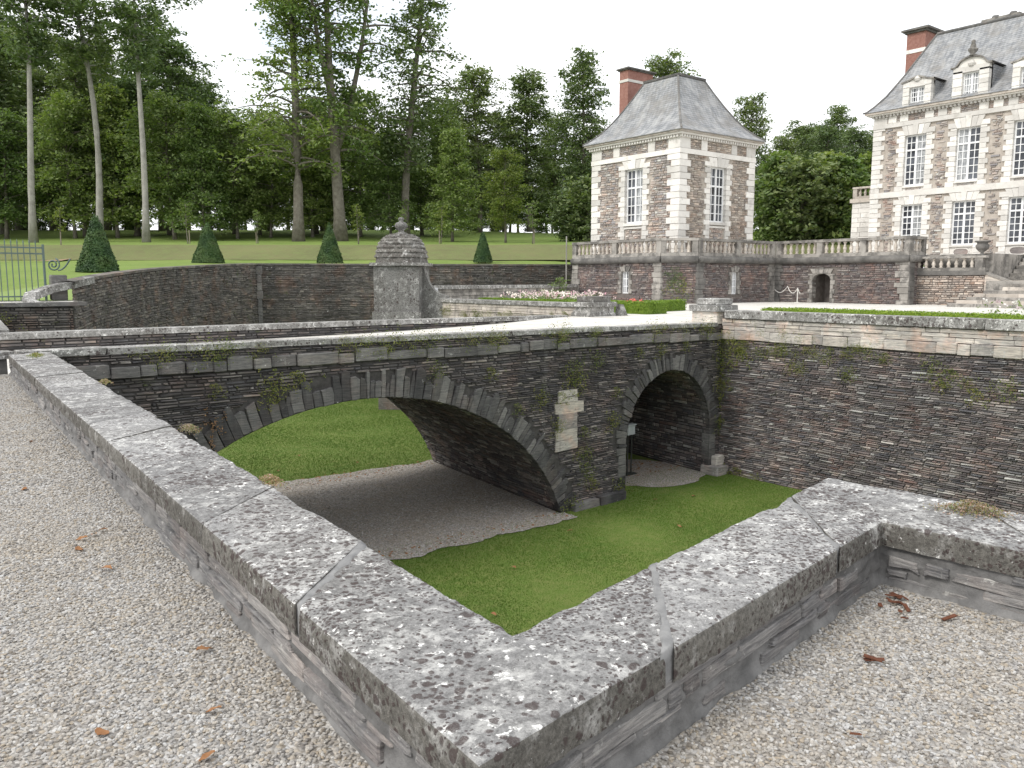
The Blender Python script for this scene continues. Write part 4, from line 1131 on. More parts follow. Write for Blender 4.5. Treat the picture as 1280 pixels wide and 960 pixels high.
# ------------------------------------------------------------------ terrace below the pavilion
ter = empty('balustrade_terrace', (46, 38, TER_Z), label='dark rubble terrace with torus moulding and balustrade carrying the pavilion', cat='terrace')
pts = [(42.43, 47.1), (42.43, 38.25), (44.38, 36.75), (53.2, 36.75), (53.2, 26.7), (55.2, 26.7)]
TT, BT = 3.33, 4.52
holes = {0: [(5.15, 5.85, 0.75, 2.30)], 2: [(3.75, 4.45, 0.70, 2.25)], 3: [(3.15, 4.55, TER_Z, 2.15)]}
for k in range(5):
    a, b = Vector((*pts[k], 0)), Vector((*pts[k + 1], 0)); eu = (b - a).normalized(); no = Vector((eu.y, -eu.x, 0)); L_ = (b - a).length
    if k in (0,): no = Vector((-1, 0, 0))
    if no.dot(Vector((-HX, -HY, 0))) < 0: no = -no
    P = frame(a, eu, no); ax = (eu, -no, Z_); hs = holes.get(k, [])
    backing(ter, P, L_, TER_Z - .1, TT, hs, MAT['mortar_rubdark'], -0.05)
    ins = lambda u, v, hs=hs: not any(h[0] - .25 < u < h[1] + .25 and h[2] - .2 < v < h[3] + .3 for h in hs)
    mb = slates(P, 0.02, L_ - 0.02, TER_Z - .05, 2.92, (0.08, 0.17), (0.18, 0.6), ins, (-0.03, 0.03), 0.018, 0.015, 0.04, -0.07, rng=random.Random(60 + k))
    mb.build('rubble_stones', MAT['rubble_dark'], ter, kind='stuff')
    for h in hs:
        uc = (h[0] + h[1]) / 2; w = h[1] - h[0]
        jambs(ter, P, ax, uc, w, h[2] if k != 3 else TER_Z, h[3], 0.32, 0.34, 0.22, MAT['lime_old'], 0.5, 0.03)
        flat_arch(ter, P, uc, w, h[3], 0.34, 0.03, MAT['lime_old'], 5, 0.2, 0.4)
        if k == 3:
            V = []; n_ = 16
            for i_ in range(n_ + 1):
                uu = h[0] + w * i_ / n_; ar = h[3] - .42 + .42 * math.sqrt(max(0, 1 - ((uu - uc) / (w / 2)) ** 2))
                V += [P(uu, ar, .0), P(uu, h[3] + .02, .0), P(uu, ar, -.4)]
            mk('door_arch', V, [q for i_ in range(n_) for q in ((3 * i_, 3 * i_ + 3, 3 * i_ + 4, 3 * i_ + 1), (3 * i_, 3 * i_ + 2, 3 * i_ + 5, 3 * i_ + 3))], MAT['lime_old'], ter)
            m = MB()
            m.add([P(h[0], TER_Z, -1.6), P(h[1], TER_Z, -1.6), P(h[1], 2.6, -1.6), P(h[0], 2.6, -1.6)], [(0, 1, 2, 3)])
            m.add([P(h[0], TER_Z, -1.6), P(h[0], TER_Z, 0), P(h[0], 2.6, 0), P(h[0], 2.6, -1.6)], [(0, 1, 2, 3)])
            m.add([P(h[1], TER_Z, -1.6), P(h[1], TER_Z, 0), P(h[1], 2.6, 0), P(h[1], 2.6, -1.6)], [(0, 1, 2, 3)])
            m.add([P(h[0], 2.4, -1.6), P(h[1], 2.4, -1.6), P(h[1], 2.4, 0), P(h[0], 2.4, 0)], [(0, 1, 2, 3)])
            m.build('door_recess', MAT['mortar_rubdark'], ter)
        else:
            window(ter, P, uc, h[2], h[3], w, (0, 3), 4, 0, -0.2, label='small white barred basement window', curtain=0.0, fw=0.06)
    # corner buttress stones, slightly battered
    for (u, s) in ((0, 1), (L_, -1)):
        if k == 1 or (k == 4 and s < 0): continue
        z = TER_Z; q = 0
        while z < 2.88:
            h = min(RNG.uniform(0.28, 0.46), 2.9 - z); ww = RNG.uniform(0.55, 0.95)
            pr = 0.03 + 0.16 * (1 - z / 2.9)
            block('quoin_stone', ter, P(u + s * (ww / 2 - (pr if s * 1 else 0) * 0.6), z + h / 2, pr - 0.25), ax, (ww, 0.5, h - .015), MAT['lime_old'] if k < 2 or u > 0 else MAT['dark_stone'], bev=0.04); z += h; q += 1
    m = MB()
    nseg = max(2, int(L_ / 0.8))
    m.tube([P(L_ * i / nseg, 3.08 + 0.015 * noise.noise((i * 1.3, k, 0)), 0.06) for i in range(nseg + 1)], [0.24 + 0.012 * noise.noise((i * 2.1, k, 4)) for i in range(nseg + 1)], 10)
    m.build('torus_moulding', MAT['dark_stone'], ter, True)
    posts = {0: [0.02, 0.5, 0.98], 1: [0.06, 0.94], 2: [0.03, 0.5, 0.97], 3: [0.03, 0.36, 0.68, 0.985], 4: [0.08, 0.95]}[k]
    off = no * -0.12
    balustrade(ter, (a + off).xy, (b + off).xy, TT - .03, BT, posts, 0.42)
sheet_o = mk('terrace_floor', [(42.4, 47.1, 3.36), (42.4, 38.2, 3.36), (44.4, 36.7, 3.36), (53.2, 36.7, 3.36), (53.2, 26.7, 3.36), (64, 26.7, 3.36), (64, 47.1, 3.36)], [tuple(range(7))], MAT['gravel_pale'], ter)
mk('north_wall', [(42.43, 47.1, -1), (60, 47.1, -1), (60, 47.1, 3.36), (42.43, 47.1, 3.36)], [(0, 1, 2, 3)], MAT['rubble_dark'], ter)
# white rope barrier against the connecting wall
rp = empty('rope_barrier', (52.6, 34.8, TER_Z), label='white rope looped on a small post beside the terrace doorway', cat='barrier')
m = MB(); m.tube([(52.5, 34.3, TER_Z), (52.5, 34.3, 1.15)], 0.035, 8); m.lathe((52.5, 34.3, TER_Z), [(0.2, 0), (0.2, .03), (0.05, .05)], 12); m.build('post', MAT['rope'], rp)
cp = []
for a, b, s in (((52.95, 36.5, 1.0), (52.9, 35.4, 1.25), 0.32), ((52.9, 35.4, 1.25), (52.5, 34.3, 1.12), 0.42), ((52.5, 34.3, 1.12), (52.6, 34.1, 0.75), 0.1)):
    for k in range(9):
        t = k / 9; cp.append((a[0] + (b[0] - a[0]) * t, a[1] + (b[1] - a[1]) * t, a[2] + (b[2] - a[2]) * t - s * 4 * t * (1 - t)))
m = MB(); m.tube(cp, 0.03, 6); m.build('rope', MAT['rope'], rp)

# ------------------------------------------------------------------ lower balustrade, steps
low = empty('stair_balustrade', (54.4, 25, TER_Z), label='low weathered balustrade wall ending in a pedestal beside the stone steps', cat='balustrade')
Pl = frame((54.4, 27.3, 0), (0, -1, 0), (-1, 0, 0)); axl = axL
backing(low, Pl, 4.75, TER_Z - .1, 2.3, [], MAT['mortar_rubdark'], -0.05)
mb = slates(Pl, 0, 4.75, TER_Z - .05, 1.98, (0.09, 0.18), (0.2, 0.6), None, (-0.03, 0.03), 0.018, 0.012, 0.03, -0.07, rng=random.Random(71)); mb.build('rubble_stones', MAT['rubble_grey'], low, kind='stuff')
slab(low, 'plinth_band', Pl, axl, 0, 4.8, 2.0, 2.28, -0.4, 0.08, MAT['dark_stone'])
balustrade(low, (54.5, 27.3), (54.5, 22.55), 2.282, 3.20, [0.03, 0.92], 0.46, 0.30)
m = MB(); m.add([Pl(4.75, TER_Z, 0), Pl(6.6, TER_Z, 0), Pl(6.6, 1.35, 0), Pl(4.75, 2.1, 0), Pl(4.75, TER_Z, -.4), Pl(6.6, TER_Z, -.4), Pl(6.6, 1.35, -.4), Pl(4.75, 2.1, -.4)], [(0, 1, 2, 3), (7, 6, 5, 4), (3, 2, 6, 7), (1, 5, 6, 2), (0, 3, 7, 4)])
m.build('ramp_wall', MAT['rubble_grey'], low)
m = MB(); m.add([Pl(4.6, 2.12, .06), Pl(6.75, 1.30, .06), Pl(6.75, 1.42, .06), Pl(4.6, 2.26, .06), Pl(4.6, 2.12, -.5), Pl(6.75, 1.30, -.5), Pl(6.75, 1.42, -.5), Pl(4.6, 2.26, -.5)], [(0, 1, 2, 3), (7, 6, 5, 4), (3, 2, 6, 7), (1, 5, 6, 2), (0, 3, 7, 4), (0, 4, 5, 1)])
m.build('ramp_coping', MAT['lime_old'], low)
urn = empty('stone_urn', (54.5, 22.8, 3.2), label='dark stone urn standing on the pedestal by the steps', cat='urn')
m = MB(); m.lathe((54.5, 22.85, 3.202), [(0.22, 0), (0.22, .06), (0.10, .12), (0.09, .18), (0.24, .30)], 14); m.build('foot', MAT['dark_stone'], urn, True)
m = MB(); m.lathe((54.5, 22.85, 3.50), [(0.24, 0), (0.36, .14), (0.40, .30), (0.30, .42), (0.33, .48), (0.46, .54), (0.44, .60), (0.30, .60)], 14); m.build('bowl', MAT['dark_stone'], urn, True)
st = empty('stone_steps', (53, 18, TER_Z), label='broad flight of worn stone steps rising to the house', cat='steps')
for k in range(8):
    x0 = 51.0 + 0.44 * k; z1 = TER_Z + 0.195 * (k + 1); y1 = 23.2 - 0.32 * max(0, k - 0) if k < 5 else 21.3
    yy = 6.0
    while yy < y1 - 0.3:
        l = min(RNG.uniform(1.4, 2.3), y1 - yy)
        block('step', st, (x0 + 0.9 + .003 * k, yy + l / 2, z1 - 0.15), (Y_, X_, Z_), (l - .012, 1.8, 0.30), MAT['lime_pink'] if k % 2 else MAT['lime_old'], bev=0.02); yy += l
for k in range(7):
    x0 = 57.0 + 0.40 * k; z1 = TER_Z + 0.195 * 8 + 0.24 * (k + 1); yy = 6.0
    while yy < 22.2:
        l = min(RNG.uniform(1.6, 2.6), 22.3 - yy)
        block('step', st, (x0 + 0.9, yy + l / 2, z1 - 0.15), (Y_, X_, Z_), (l - .012, 1.8, 0.30), MAT['lime_old'], bev=0.02); yy += l
m = MB(); m.bx(54.0, 57.9, 6, 22.3, 0.2, TER_Z + 0.195 * 8 - .02); m.bx(59.8, 63.1, 6, 26.6, 0.2, 3.34); m.bx(55.0, 63.0, 22.35, 26.6, 0.2, 3.33); m.build('landing', MAT['lime_old'], st)

# ------------------------------------------------------------------ chateau
cha = empty('chateau', (66, 25, 3.3), label='tall stone chateau with quoined windows, carved dormers and steep slate roof', cat='building')
XF, YC = 63.0, 35.0
PC = frame((XF, YC, 0), (0, -1, 0), (-1, 0, 0)); LC = 25.0
bays = [3.3, 7.1, 10.9, 14.7, 18.5]
w = 1.62
UZ0, UZ1, LZ0, LZ1 = 8.80, 12.55, 4.22, 7.40
hs = []
for b in bays: hs += [(b - w / 2, b + w / 2, LZ0, LZ1), (b - w / 2, b + w / 2, UZ0, UZ1)]
backing(cha, PC, LC, 3.2, 14.2, hs, MAT['mortar_rub'])
def ins_c(u, v):
    if u < 0.9: return False
    return not any(abs(u - b) < w / 2 + 0.62 for b in bays)
for (za, zb, sd) in ((3.3, 8.0, 81), (8.45, 13.28, 82)):
    mb = slates(PC, 0.7, 17.5, za, zb, (0.09, 0.18), (0.2, 0.62), ins_c, (-0.03, 0.035), 0.02, 0.015, 0.05, -0.08, rng=random.Random(sd))
    mb.build('rubble_stones', MAT['rubble'], cha, kind='stuff')
mb = slates(PC, 0.3, 17.5, 13.64, 14.12, (0.09, 0.15), (0.2, 0.55), None, (-0.03, 0.02), 0.02, 0.012, 0.02, -0.08, rng=random.Random(83)); mb.build('frieze_stones', MAT['rubble'], cha, kind='stuff')
corner_quoins(cha, (XF, YC), 1, -1, 3.3, 8.02, 0.36, 0.95, 0.70, MAT['lime'])
corner_quoins(cha, (XF, YC), 1, -1, 8.45, 13.3, 0.36, 0.95, 0.70, MAT['lime'])
block('frieze_block', cha, PC(0.5, 13.88, -.5), axL, (1.08, 1.08, 0.52), MAT['lime'], bev=0.02)
for i, b in enumerate(bays):
    if i > 3: continue
    for (z0, z1, zb, zt, lab) in ((LZ0, LZ1, 3.3, 8.02, 'tall ground floor casement window with white glazing bars'), (UZ0, UZ1, 8.45, 13.3, 'tall upper casement window with white glazing bars')):
        jambs(cha, PC, axL, b, w, zb, z1 + .02, 0.36, 0.62, 0.44, MAT['lime'])
        for s in (-1, 1): block('jamb_stone', cha, PC(b + s * (w / 2 + .31), z1 + 0.22, -.16), axL, (0.62, 0.42, 0.36), MAT['lime'], bev=0.03)
        flat_arch(cha, PC, b, w, z1, zt - z1 - .02, 0.06, MAT['lime'])
        window(cha, PC, b, z0, z1, w, (2, 5), 4, 0.29, label=lab, curtain=0.45)
        block('sill', cha, PC(b, z0 - .06, -.12), axL, (w, 0.44, 0.12), MAT['lime'], bev=0.04)
        m = MB(); m.add([PC(b - w / 2, zb, -.045), PC(b + w / 2, zb, -.045), PC(b + w / 2, z0 - .12, -.045), PC(b - w / 2, z0 - .12, -.045)], [(0, 1, 2, 3)]); m.build('apron', MAT['lime'], cha)
        if zb < 5:
            V = [PC(b + 0.55 * math.copysign(abs(math.cos(t)) ** .5, math.cos(t)), 3.72 + 0.27 * math.sin(t), -.035) for t in np.linspace(0, 2 * math.pi, 28, endpoint=False)]
            mk('apron_cartouche', V, [tuple(range(28))], MAT['rubble'], cha)
            m = MB(); m.tube(V + [V[0]], 0.05, 6); m.build('cartouche_moulding', MAT['lime'], cha, True)
        else:
            mb = slates(PC, b - .6, b + .6, 8.5, 8.68, (0.06, 0.09), (0.15, 0.35), None, (-.03, -.01), 0.01, .008, .0, -.06, rng=random.Random(90 + i)); mb.build('apron_stones', MAT['rubble'], cha, kind='stuff')
for f in (1.45, 2.35, 4.25, 5.2, 6.15, 8.05, 9.0, 9.95, 11.85, 12.8, 13.75): block('frieze_block', cha, PC(f, 13.88, -.1), axL, (0.62, 0.33, 0.49), MAT['lime'], bev=0.03)
slab(cha, 'string_course', PC, axL, -0.06, LC, 8.02, 8.45, -.3, 0.09, MAT['lime'])
slab(cha, 'architrave', PC, axL, -0.06, LC, 13.30, 13.62, -.3, 0.09, MAT['lime'])
slab(cha, 'plinth', PC, axL, -0.05, LC, 3.1, 3.36, -.3, 0.12, MAT['lime_old'])
dentils(cha, PC, axL, -0.1, 18, 14.21, 0.15, 0.13, 0.17, 0.16, MAT['lime'])
ringslab(cha, 'cornice', XF - .40, XF + 10.5, YC - LC, YC + .40, 14.302, 14.40, MAT['lime'])
ringslab(cha, 'cornice_cap', XF - .55, XF + 10.6, YC - LC, YC + .55, 14.402, 14.56, MAT['lime_pink'])
mk('end_wall', [(XF, YC, 3), (XF + 10.4, YC, 3), (XF + 10.4, YC, 14.3), (XF, YC, 14.3)], [(0, 1, 2, 3)], MAT['rubble'], cha)
# roof: hip at the left end, ridge running on
e0, e1 = XF - .62, XF + 11.0
RX, RZ, RY = 68.4, 21.0, 33.15
V = []; rows = [(0.0, 14.562), (0.05, 14.66), (0.16, 15.15), (0.32, 16.0), (0.55, 17.6), (1.0, RZ)]
for t, z in rows:
    x = e0 + (RX - e0) * t; yl = (YC + .62) + (RY - (YC + .62)) * t
    V += [(x, YC - LC, z), (x, yl, z), (e1 + (RX - e1) * t, yl, z)]
F = []
for i in range(len(rows) - 1):
    a, b = 3 * i, 3 * (i + 1); F += [(a, a + 1, b + 1, b), (a + 1, a + 2, b + 2, b + 1)]
crf = mk('roof', V, F, MAT['roof'], cha)
m = MB(); m.tube([(RX, YC - LC, RZ + .02), (RX, RY, RZ + .02)], 0.14, 8); m.build('ridge_lead', MAT['block_grey'], crf)
m = MB(); m.tube([(e0 + (RX - e0) * t, (YC + .62) + (RY - YC - .62) * t, z + .02) for t, z in rows], 0.08, 6); m.build('hip_lead', MAT['block_grey'], crf)
m = MB(); m.bx(70.0, 72.6, 34.9, 36.45, 13.0, 20.4); c1 = m.build('chimney', MAT['brick'], cha)
m = MB(); m.bx(69.96, 72.64, 34.86, 36.49, 20.402, 20.70); m.build('chimney_band', MAT['lime'], c1)
m = MB(); m.bx(70.0, 72.6, 34.9, 36.45, 20.702, 22.0); m.build('chimney_head', MAT['brick'], c1)
m = MB(); m.bx(69.85, 72.75, 34.75, 36.6, 22.002, 22.16); m.bx(69.65, 72.95, 34.55, 36.8, 22.162, 22.32); m.build('chimney_cap', MAT['dark_stone'], c1)
m = MB(); m.bx(71.5, 73.0, 28.6, 31.0, 19, 22.0); c2 = m.build('chimney', MAT['lime_old'], cha)
m = MB(); m.bx(71.35, 73.15, 28.4, 31.2, 22.002, 22.15); m.build('chimney_cap', MAT['lime_old'], c2)
for yy in (29.2, 30.5):
    m = MB(); m.lathe((72.2, yy, 22.152), [(0.28, 0), (0.3, .2), (0.22, .35)], 10); m.build('chimney_pot', MAT['block_grey'], c2)
m = MB(); V = [(66.35, 24.6, 18.5), (66.35, 25.3, 18.5), (66.35, 25.3, 19.15), (66.35, 24.6, 19.15), (67.6, 24.6, 18.9), (67.6, 25.3, 18.9), (67.6, 25.3, 19.3), (67.6, 24.6, 19.3)]
m.add(V, [(0, 1, 2, 3), (3, 2, 6, 7), (0, 3, 7, 4), (1, 5, 6, 2)]); sk = m.build('roof_hatch', MAT['block_grey'], crf)
m = MB(); m.add([(66.34, 24.68, 18.55), (66.34, 25.22, 18.55), (66.34, 25.22, 19.08), (66.34, 24.68, 19.08)], [(0, 1, 2, 3)]); m.build('hatch_opening', MAT['void'], sk)
def dormer(uc, zw0, zw1, big):
    """stone dormer standing on the cornice"""
    nm = empty('dormer', (XF, YC - uc, 14.5)); setpar(nm, cha)
    P = frame((XF - 0.05, YC - uc, 0), (0, -1, 0), (-1, 0, 0)); W2 = 1.22 if big else 1.05; ww = 1.16
    zc = zw1 + 0.36
    for s in (-1, 1):
        z = zw0 - .1; k = 0
        while z < zw1 + .1:
            h = min(.3, zw1 + .12 - z); m = MB(); m.box(P(s * (ww / 2 + (W2 - ww / 2) / 2), z + h / 2, -.1 + (.03 if k % 2 else 0)), ((W2 - ww / 2) / 2, .3, h / 2 - .008), axL); m.build('dormer_pier', MAT['lime'], nm); z += h; k += 1
    m = MB(); m.box(P(0, zw1 + .2, -.1), (W2, .3, .20), axL); m.build('dormer_lintel', MAT['lime'], nm)
    # side cheeks and little roof running back into the slates
    m = MB()
    for s in (-1, 1): m.add([P(s * W2, zw0, -.2), P(s * W2, zw0, -3.0), P(s * W2, zc, -3.2), P(s * W2, zc, -.2)], [(0, 1, 2, 3)])
    m.build('dormer_cheek', MAT['roof'], nm)
    n = 20; top = []
    for k in range(n + 1):
        u = -1 + 2 * k / n
        if big: z = zc + (0.62 * math.sqrt(max(0, 1 - (u / .72) ** 2)) if abs(u) < .72 else 0.0)
        else: z = zc + 0.30 * (0.5 + 0.5 * math.cos(u * math.pi * 1.15)) if abs(u) < .87 else zc
        top.append((u * (W2 + .18), z))
    m = MB(); V = []
    for (u, z) in top: V += [P(u, z + .12, .26), P(u, z, .26), P(u, z + .12, -.3), P(u, z, -.3)]
    F = []
    for k in range(n): a = 4 * k; b = a + 4; F += [(a, a + 1, b + 1, b), (a, b, b + 2, a + 2), (a + 1, a + 3, b + 3, b + 1)]
    m.add(V, F); m.build('pediment_moulding', MAT['lime_old'], nm)
    m = MB(); V = []
    for (u, z) in top: V += [P(u * .93, zc - .02, .1), P(u * .93, z + .02, .1)]
    m.add(V, [(2 * k, 2 * k + 2, 2 * k + 3, 2 * k + 1) for k in range(n)]); m.build('tympanum', MAT['lime'], nm)
    m = MB(); m.lathe(P(0, zc + .03, .14), [(0.2, 0), (0.26, .16), (0.12, .38), (0.05, .42)], 10); m.build('carved_shell', MAT['lime'], nm)
    m = MB(); V = []
    for (u, z) in top: V += [P(u, z + .125, .2), P(u, z + .125, -4.2)]
    m.add(V, [(2 * k, 2 * k + 2, 2 * k + 3, 2 * k + 1) for k in range(n)]); m.build('dormer_roof', MAT['roof'], nm)
    window(nm, P, 0, zw0, zw1, ww, (0, 4), 6, 0, -.12, curtain=0.9)
    if big:
        m = MB(); m.lathe(P(0, zc + .70, .1), [(0.24, 0), (0.24, .08), (0.14, .14), (0.30, .34), (0.34, .48), (0.16, .56), (0.2, .62), (0.12, .9), (0.16, 1.0), (0.02, 1.12)], 12); m.build('finial', MAT['lime_old'], nm, True)
dormer(bays[0], 14.62, 16.0, False); dormer(bays[1], 14.62, 16.35, True); dormer(bays[2], 14.62, 16.0, False); dormer(bays[3], 14.62, 16.35, True)
# side annexe with its own balustrade
anx = empty('side_annexe', (66, 36.2, 3.3), label='narrow one storey wing with rooftop balustrade beside the chateau end wall', cat='building')
PA = frame((64.6, 37.45, 0), (0, -1, 0), (-1, 0, 0))
backing(anx, PA, 2.45, 3.2, 8.2, [(1.6, 2.4, 4.2, 7.4)], MAT['mortar_rub'])
z = 3.3; k = 0
while z < 7.95:
    for (a, b) in ((0.0, .55 + .2 * (k % 2)), (.57 + .2 * (k % 2), 1.58)): block('ashlar_stone', anx, PA((a + b) / 2, z + .19, -.15), axL, (b - a - .01, .36, .37), MAT['lime'], bev=0.03)
    z += .385; k += 1
block('lintel', anx, PA(2.0, 7.68, -.15), axL, (.86, .36, .5), MAT['lime'])
window(anx, PA, 2.0, 4.2, 7.4, .78, (2, 5), 2, .29, -.2)
m = MB(); m.bx(64.66, 70, 35.02, 37.4, 3.2, 8.0); m.build('core', MAT['rubble'], anx)
slab(anx, 'cornice', PA, axL, -.15, 2.45, 8.0, 8.3, -5, .15, MAT['lime_pink'])
balustrade(anx, (64.7, 37.4), (64.7, 35.0), 8.302, 9.25, [0.05, 0.95], .42, .3, MAT['lime_pink'])
# ------------------------------------------------------------------ sentry turret and terrace parapets
tur = empty('sentry_turret', (23.3, 40.0, MOAT_Z), label='square stone sentry turret with domed slab roof and ball finial', cat='turret')
TC = Vector((23.35, 40.0, 0)); d1 = Vector((1, -1, 0)).normalized(); d2 = Vector((1, 1, 0)).normalized()   # d2 points away from camera
hw = 1.25
def tbox(name, za, zb, h, mat):
    m = MB(); m.box(TC + Z_ * ((za + zb) / 2), (h, h, (zb - za) / 2), (d1, d2, Z_)); return m.build(name, mat, tur)
m = MB()
tur_mat = m_lichen('turret_stone', base=(0.19, 0.187, 0.18), white=0.53, dark=0.40, k=0.35)
tbox('base_moulding', -0.75, -0.02, hw + .10, tur_mat)
tbox('shaft', MOAT_Z - .1, -0.75, hw - .1, MAT['slate_far'])
tbox('body', -0.02, 2.45, hw, tur_mat)
tbox('eave_slab', 2.45, 2.62, hw + .17, MAT['coping_far'])
# dome of irregular overlapping slab courses
rng = random.Random(77); z = 2.622; k = 0
N_ = 9
for k in range(N_):
    t0 = k / N_; t1 = (k + 1) / N_
    r0 = (hw + .13) * math.cos(t0 * math.pi / 2 * .93) ** .62; r1 = (hw + .13) * math.cos(t1 * math.pi / 2 * .93) ** .62
    z0 = 2.62 + 1.55 * math.sin(t0 * math.pi / 2) ** .92; z1 = 2.62 + 1.55 * math.sin(t1 * math.pi / 2) ** .92
    n = 40; V = []; sup = 3.0 - 1.0 * t0
    def rr(th, r): return r / (abs(math.cos(th)) ** sup + abs(math.sin(th)) ** sup) ** (1 / sup)
    off = rng.uniform(0, 6)
    for i in range(n):
        th = 2 * math.pi * i / n; jn = 0.07 * noise.noise((math.cos(th) * 3 + off, math.sin(th) * 3, k)) + 0.03 * rng.uniform(-1, 1)
        for (r, zz) in ((rr(th, r0) + .02 + jn, z0 - .03), (rr(th, r0) + .01 + jn, z0 + .04), (rr(th, r1) - .06, z1 + .01)):
            V.append(TC + d1 * (r * math.cos(th)) + d2 * (r * math.sin(th)) + Z_ * (zz + jn * .3))
    F = []
    for i in range(n):
        a = 3 * i; b = 3 * ((i + 1) % n)
        F += [(a, b, b + 1, a + 1), (a + 1, b + 1, b + 2, a + 2)]
    F.append(tuple(3 * i for i in range(n - 1, -1, -1)))
    mk('dome_course', V, F, MAT['old_stone'], tur)
m = MB(); m.lathe(TC + Z_ * 4.16, [(0.34, -.1), (0.36, .06), (0.16, .14), (0.15, .22), (0.30, .34), (0.37, .48), (0.28, .64), (0.13, .70), (0.10, .76), (0.17, .83), (0.12, .92), (0.02, .95)], 12); m.build('finial', tur_mat, tur, True)
# curved side wall sweeping down to the parapet
prf = [(0, 2.42), (.12, 2.3), (.25, 1.9), (.42, 1.5), (.7, 1.15), (1.1, .92), (1.5, .84)]
for (org, dr, th) in ((TC + d1 * 1.25 - d2 * .25, Vector((.55, -.84, 0)).normalized(), .28), (TC + d1 * .9 + d2 * 1.25, Vector((1, .3, 0)).normalized(), .28)):
    sd = Vector((-dr.y, dr.x, 0)); V = []; n = len(prf)
    for s in (-th / 2, th / 2):
        for (u, zz) in prf: V += [org + dr * u + sd * s + Z_ * zz, org + dr * u + sd * s + Z_ * -.4]
    F = []
    for s in (0, 1):
        for k in range(n - 1): a = s * 2 * n + 2 * k; F.append((a, a + 2, a + 3, a + 1) if s else (a + 1, a + 3, a + 2, a))
    for k in range(n - 1): a = 2 * k; F.append((a, a + 2, 2 * n + a + 2, 2 * n + a))
    F.append((2 * n - 2, 2 * n - 1, 4 * n - 1, 4 * n - 2))
    mk('wing_wall', V, F, tur_mat, tur)
m = MB(); m.box(TC + d1 * 1.9 - d2 * .05 + Z_ * 1.0, (.13, .02, .27), (Vector((.75, -.66, 0)), Vector((.66, .75, 0)), Z_)); nt = m.build('notice_board', MAT['white'])
tag(nt, 'small white notice leaning in the turret doorway', 'notice', kind='thing')

gp = empty('garden_parapet', (24.6, 32, TER_Z), label='low pinkish ashlar parapet edging the flower garden by the turret', cat='wall')
NP = frame((24.60, 38.7, 0), (0, -1, 0), (-1, 0, 0)); rng = random.Random(15)
u = 0
while u < 11.5:
    l = min(rng.uniform(.9, 1.6), 11.6 - u); um = u + l / 2
    block('coping_stone', gp, NP(um, .59, -.22), axL, (l - .012, .6, .20), MAT['coping_far'], bev=0.05); u += l
for (za, zb) in ((.33, .49), (.17, .33), (0.0, .17), (-.2, 0.0), (-.42, -.2)):
    u = 0
    while u < 11.6:
        l = min(rng.uniform(.4, 1.0), 11.6 - u)
        if l > .1: block('ashlar_stone', gp, NP(u + l / 2, (za + zb) / 2, -.15 + rng.uniform(-.01, .01)), axL, (l - .014, .3, zb - za - .012), MAT['lime_pink'], bev=0.04)
        u += l
m = MB(); m.add([NP(0, MOAT_Z - .1, -.05), NP(12.2, MOAT_Z - .1, -.05), NP(12.2, -.4, -.05), NP(0, -.4, -.05)], [(0, 1, 2, 3)]); m.build('retaining_face', MAT['slate_wall'], gp)
ped = empty('stone_pedestal', (25.0, 26.6, TER_Z), label='broad stepped stone pedestal at the garden end of the bridge', cat='pedestal')
block('plinth', ped, (25.35, 26.75, 0.13), (X_, Y_, Z_), (1.62, 1.25, 0.24), MAT['coping_far'], bev=0.03)
block('die', ped, (25.35, 26.75, 0.38), (X_, Y_, Z_), (1.5, 1.13, 0.28), MAT['coping_far'], bev=0.03)
block('cornice_slab', ped, (25.35, 26.75, 0.62), (X_, Y_, Z_), (1.75, 1.35, 0.21), MAT['coping_far'], bev=0.05)
block('cap', ped, (25.35, 26.75, 0.85), (X_, Y_, Z_), (1.2, 1.0, 0.24), MAT['old_stone'], bev=0.05)
gs = empty('guard_stone', (26.5, 26.1, TER_Z), label='short leaning guard stone against the stepped pedestal', cat='stone')
m = MB(); m.add([(26.3, 26.0, TER_Z), (26.75, 26.0, TER_Z), (26.75, 26.35, TER_Z), (26.3, 26.35, TER_Z), (26.32, 26.05, .62), (26.52, 26.05, .60), (26.52, 26.33, .60), (26.32, 26.33, .62)], [(0, 1, 5, 4), (1, 2, 6, 5), (2, 3, 7, 6), (3, 0, 4, 7), (4, 5, 6, 7)]); m.build('stone', MAT['coping_far'], gs)

bp = empty('rear_parapet', (34, 44, TER_Z), label='grey parapet with flat coping behind the flower garden', cat='wall')
a, b = Vector((26.0, 41.0, 0)), Vector((42.6, 46.6, 0)); eu = (b - a).normalized(); no = Vector((eu.y, -eu.x, 0)); RP = frame(a, eu, no); axp = (eu, -no, Z_); L_ = (b - a).length
u = 0
while u < L_ - .1:
    l = min(RNG.uniform(1.2, 2.0), L_ - u); block('coping_stone', bp, RP(u + l / 2, 1.26, -.2), axp, (l - .012, .6, .22), MAT['coping_far'], bev=0.05); u += l
for z in (.1, .32, .55, .78, 1.0):
    u = 0
    while u < L_ - .1:
        l = min(RNG.uniform(.6, 1.2), L_ - u); block('ashlar_stone', bp, RP(u + l / 2, z + .06, -.2), axp, (l - .012, .36, .21), MAT['lime_old'], bev=0.04); u += l

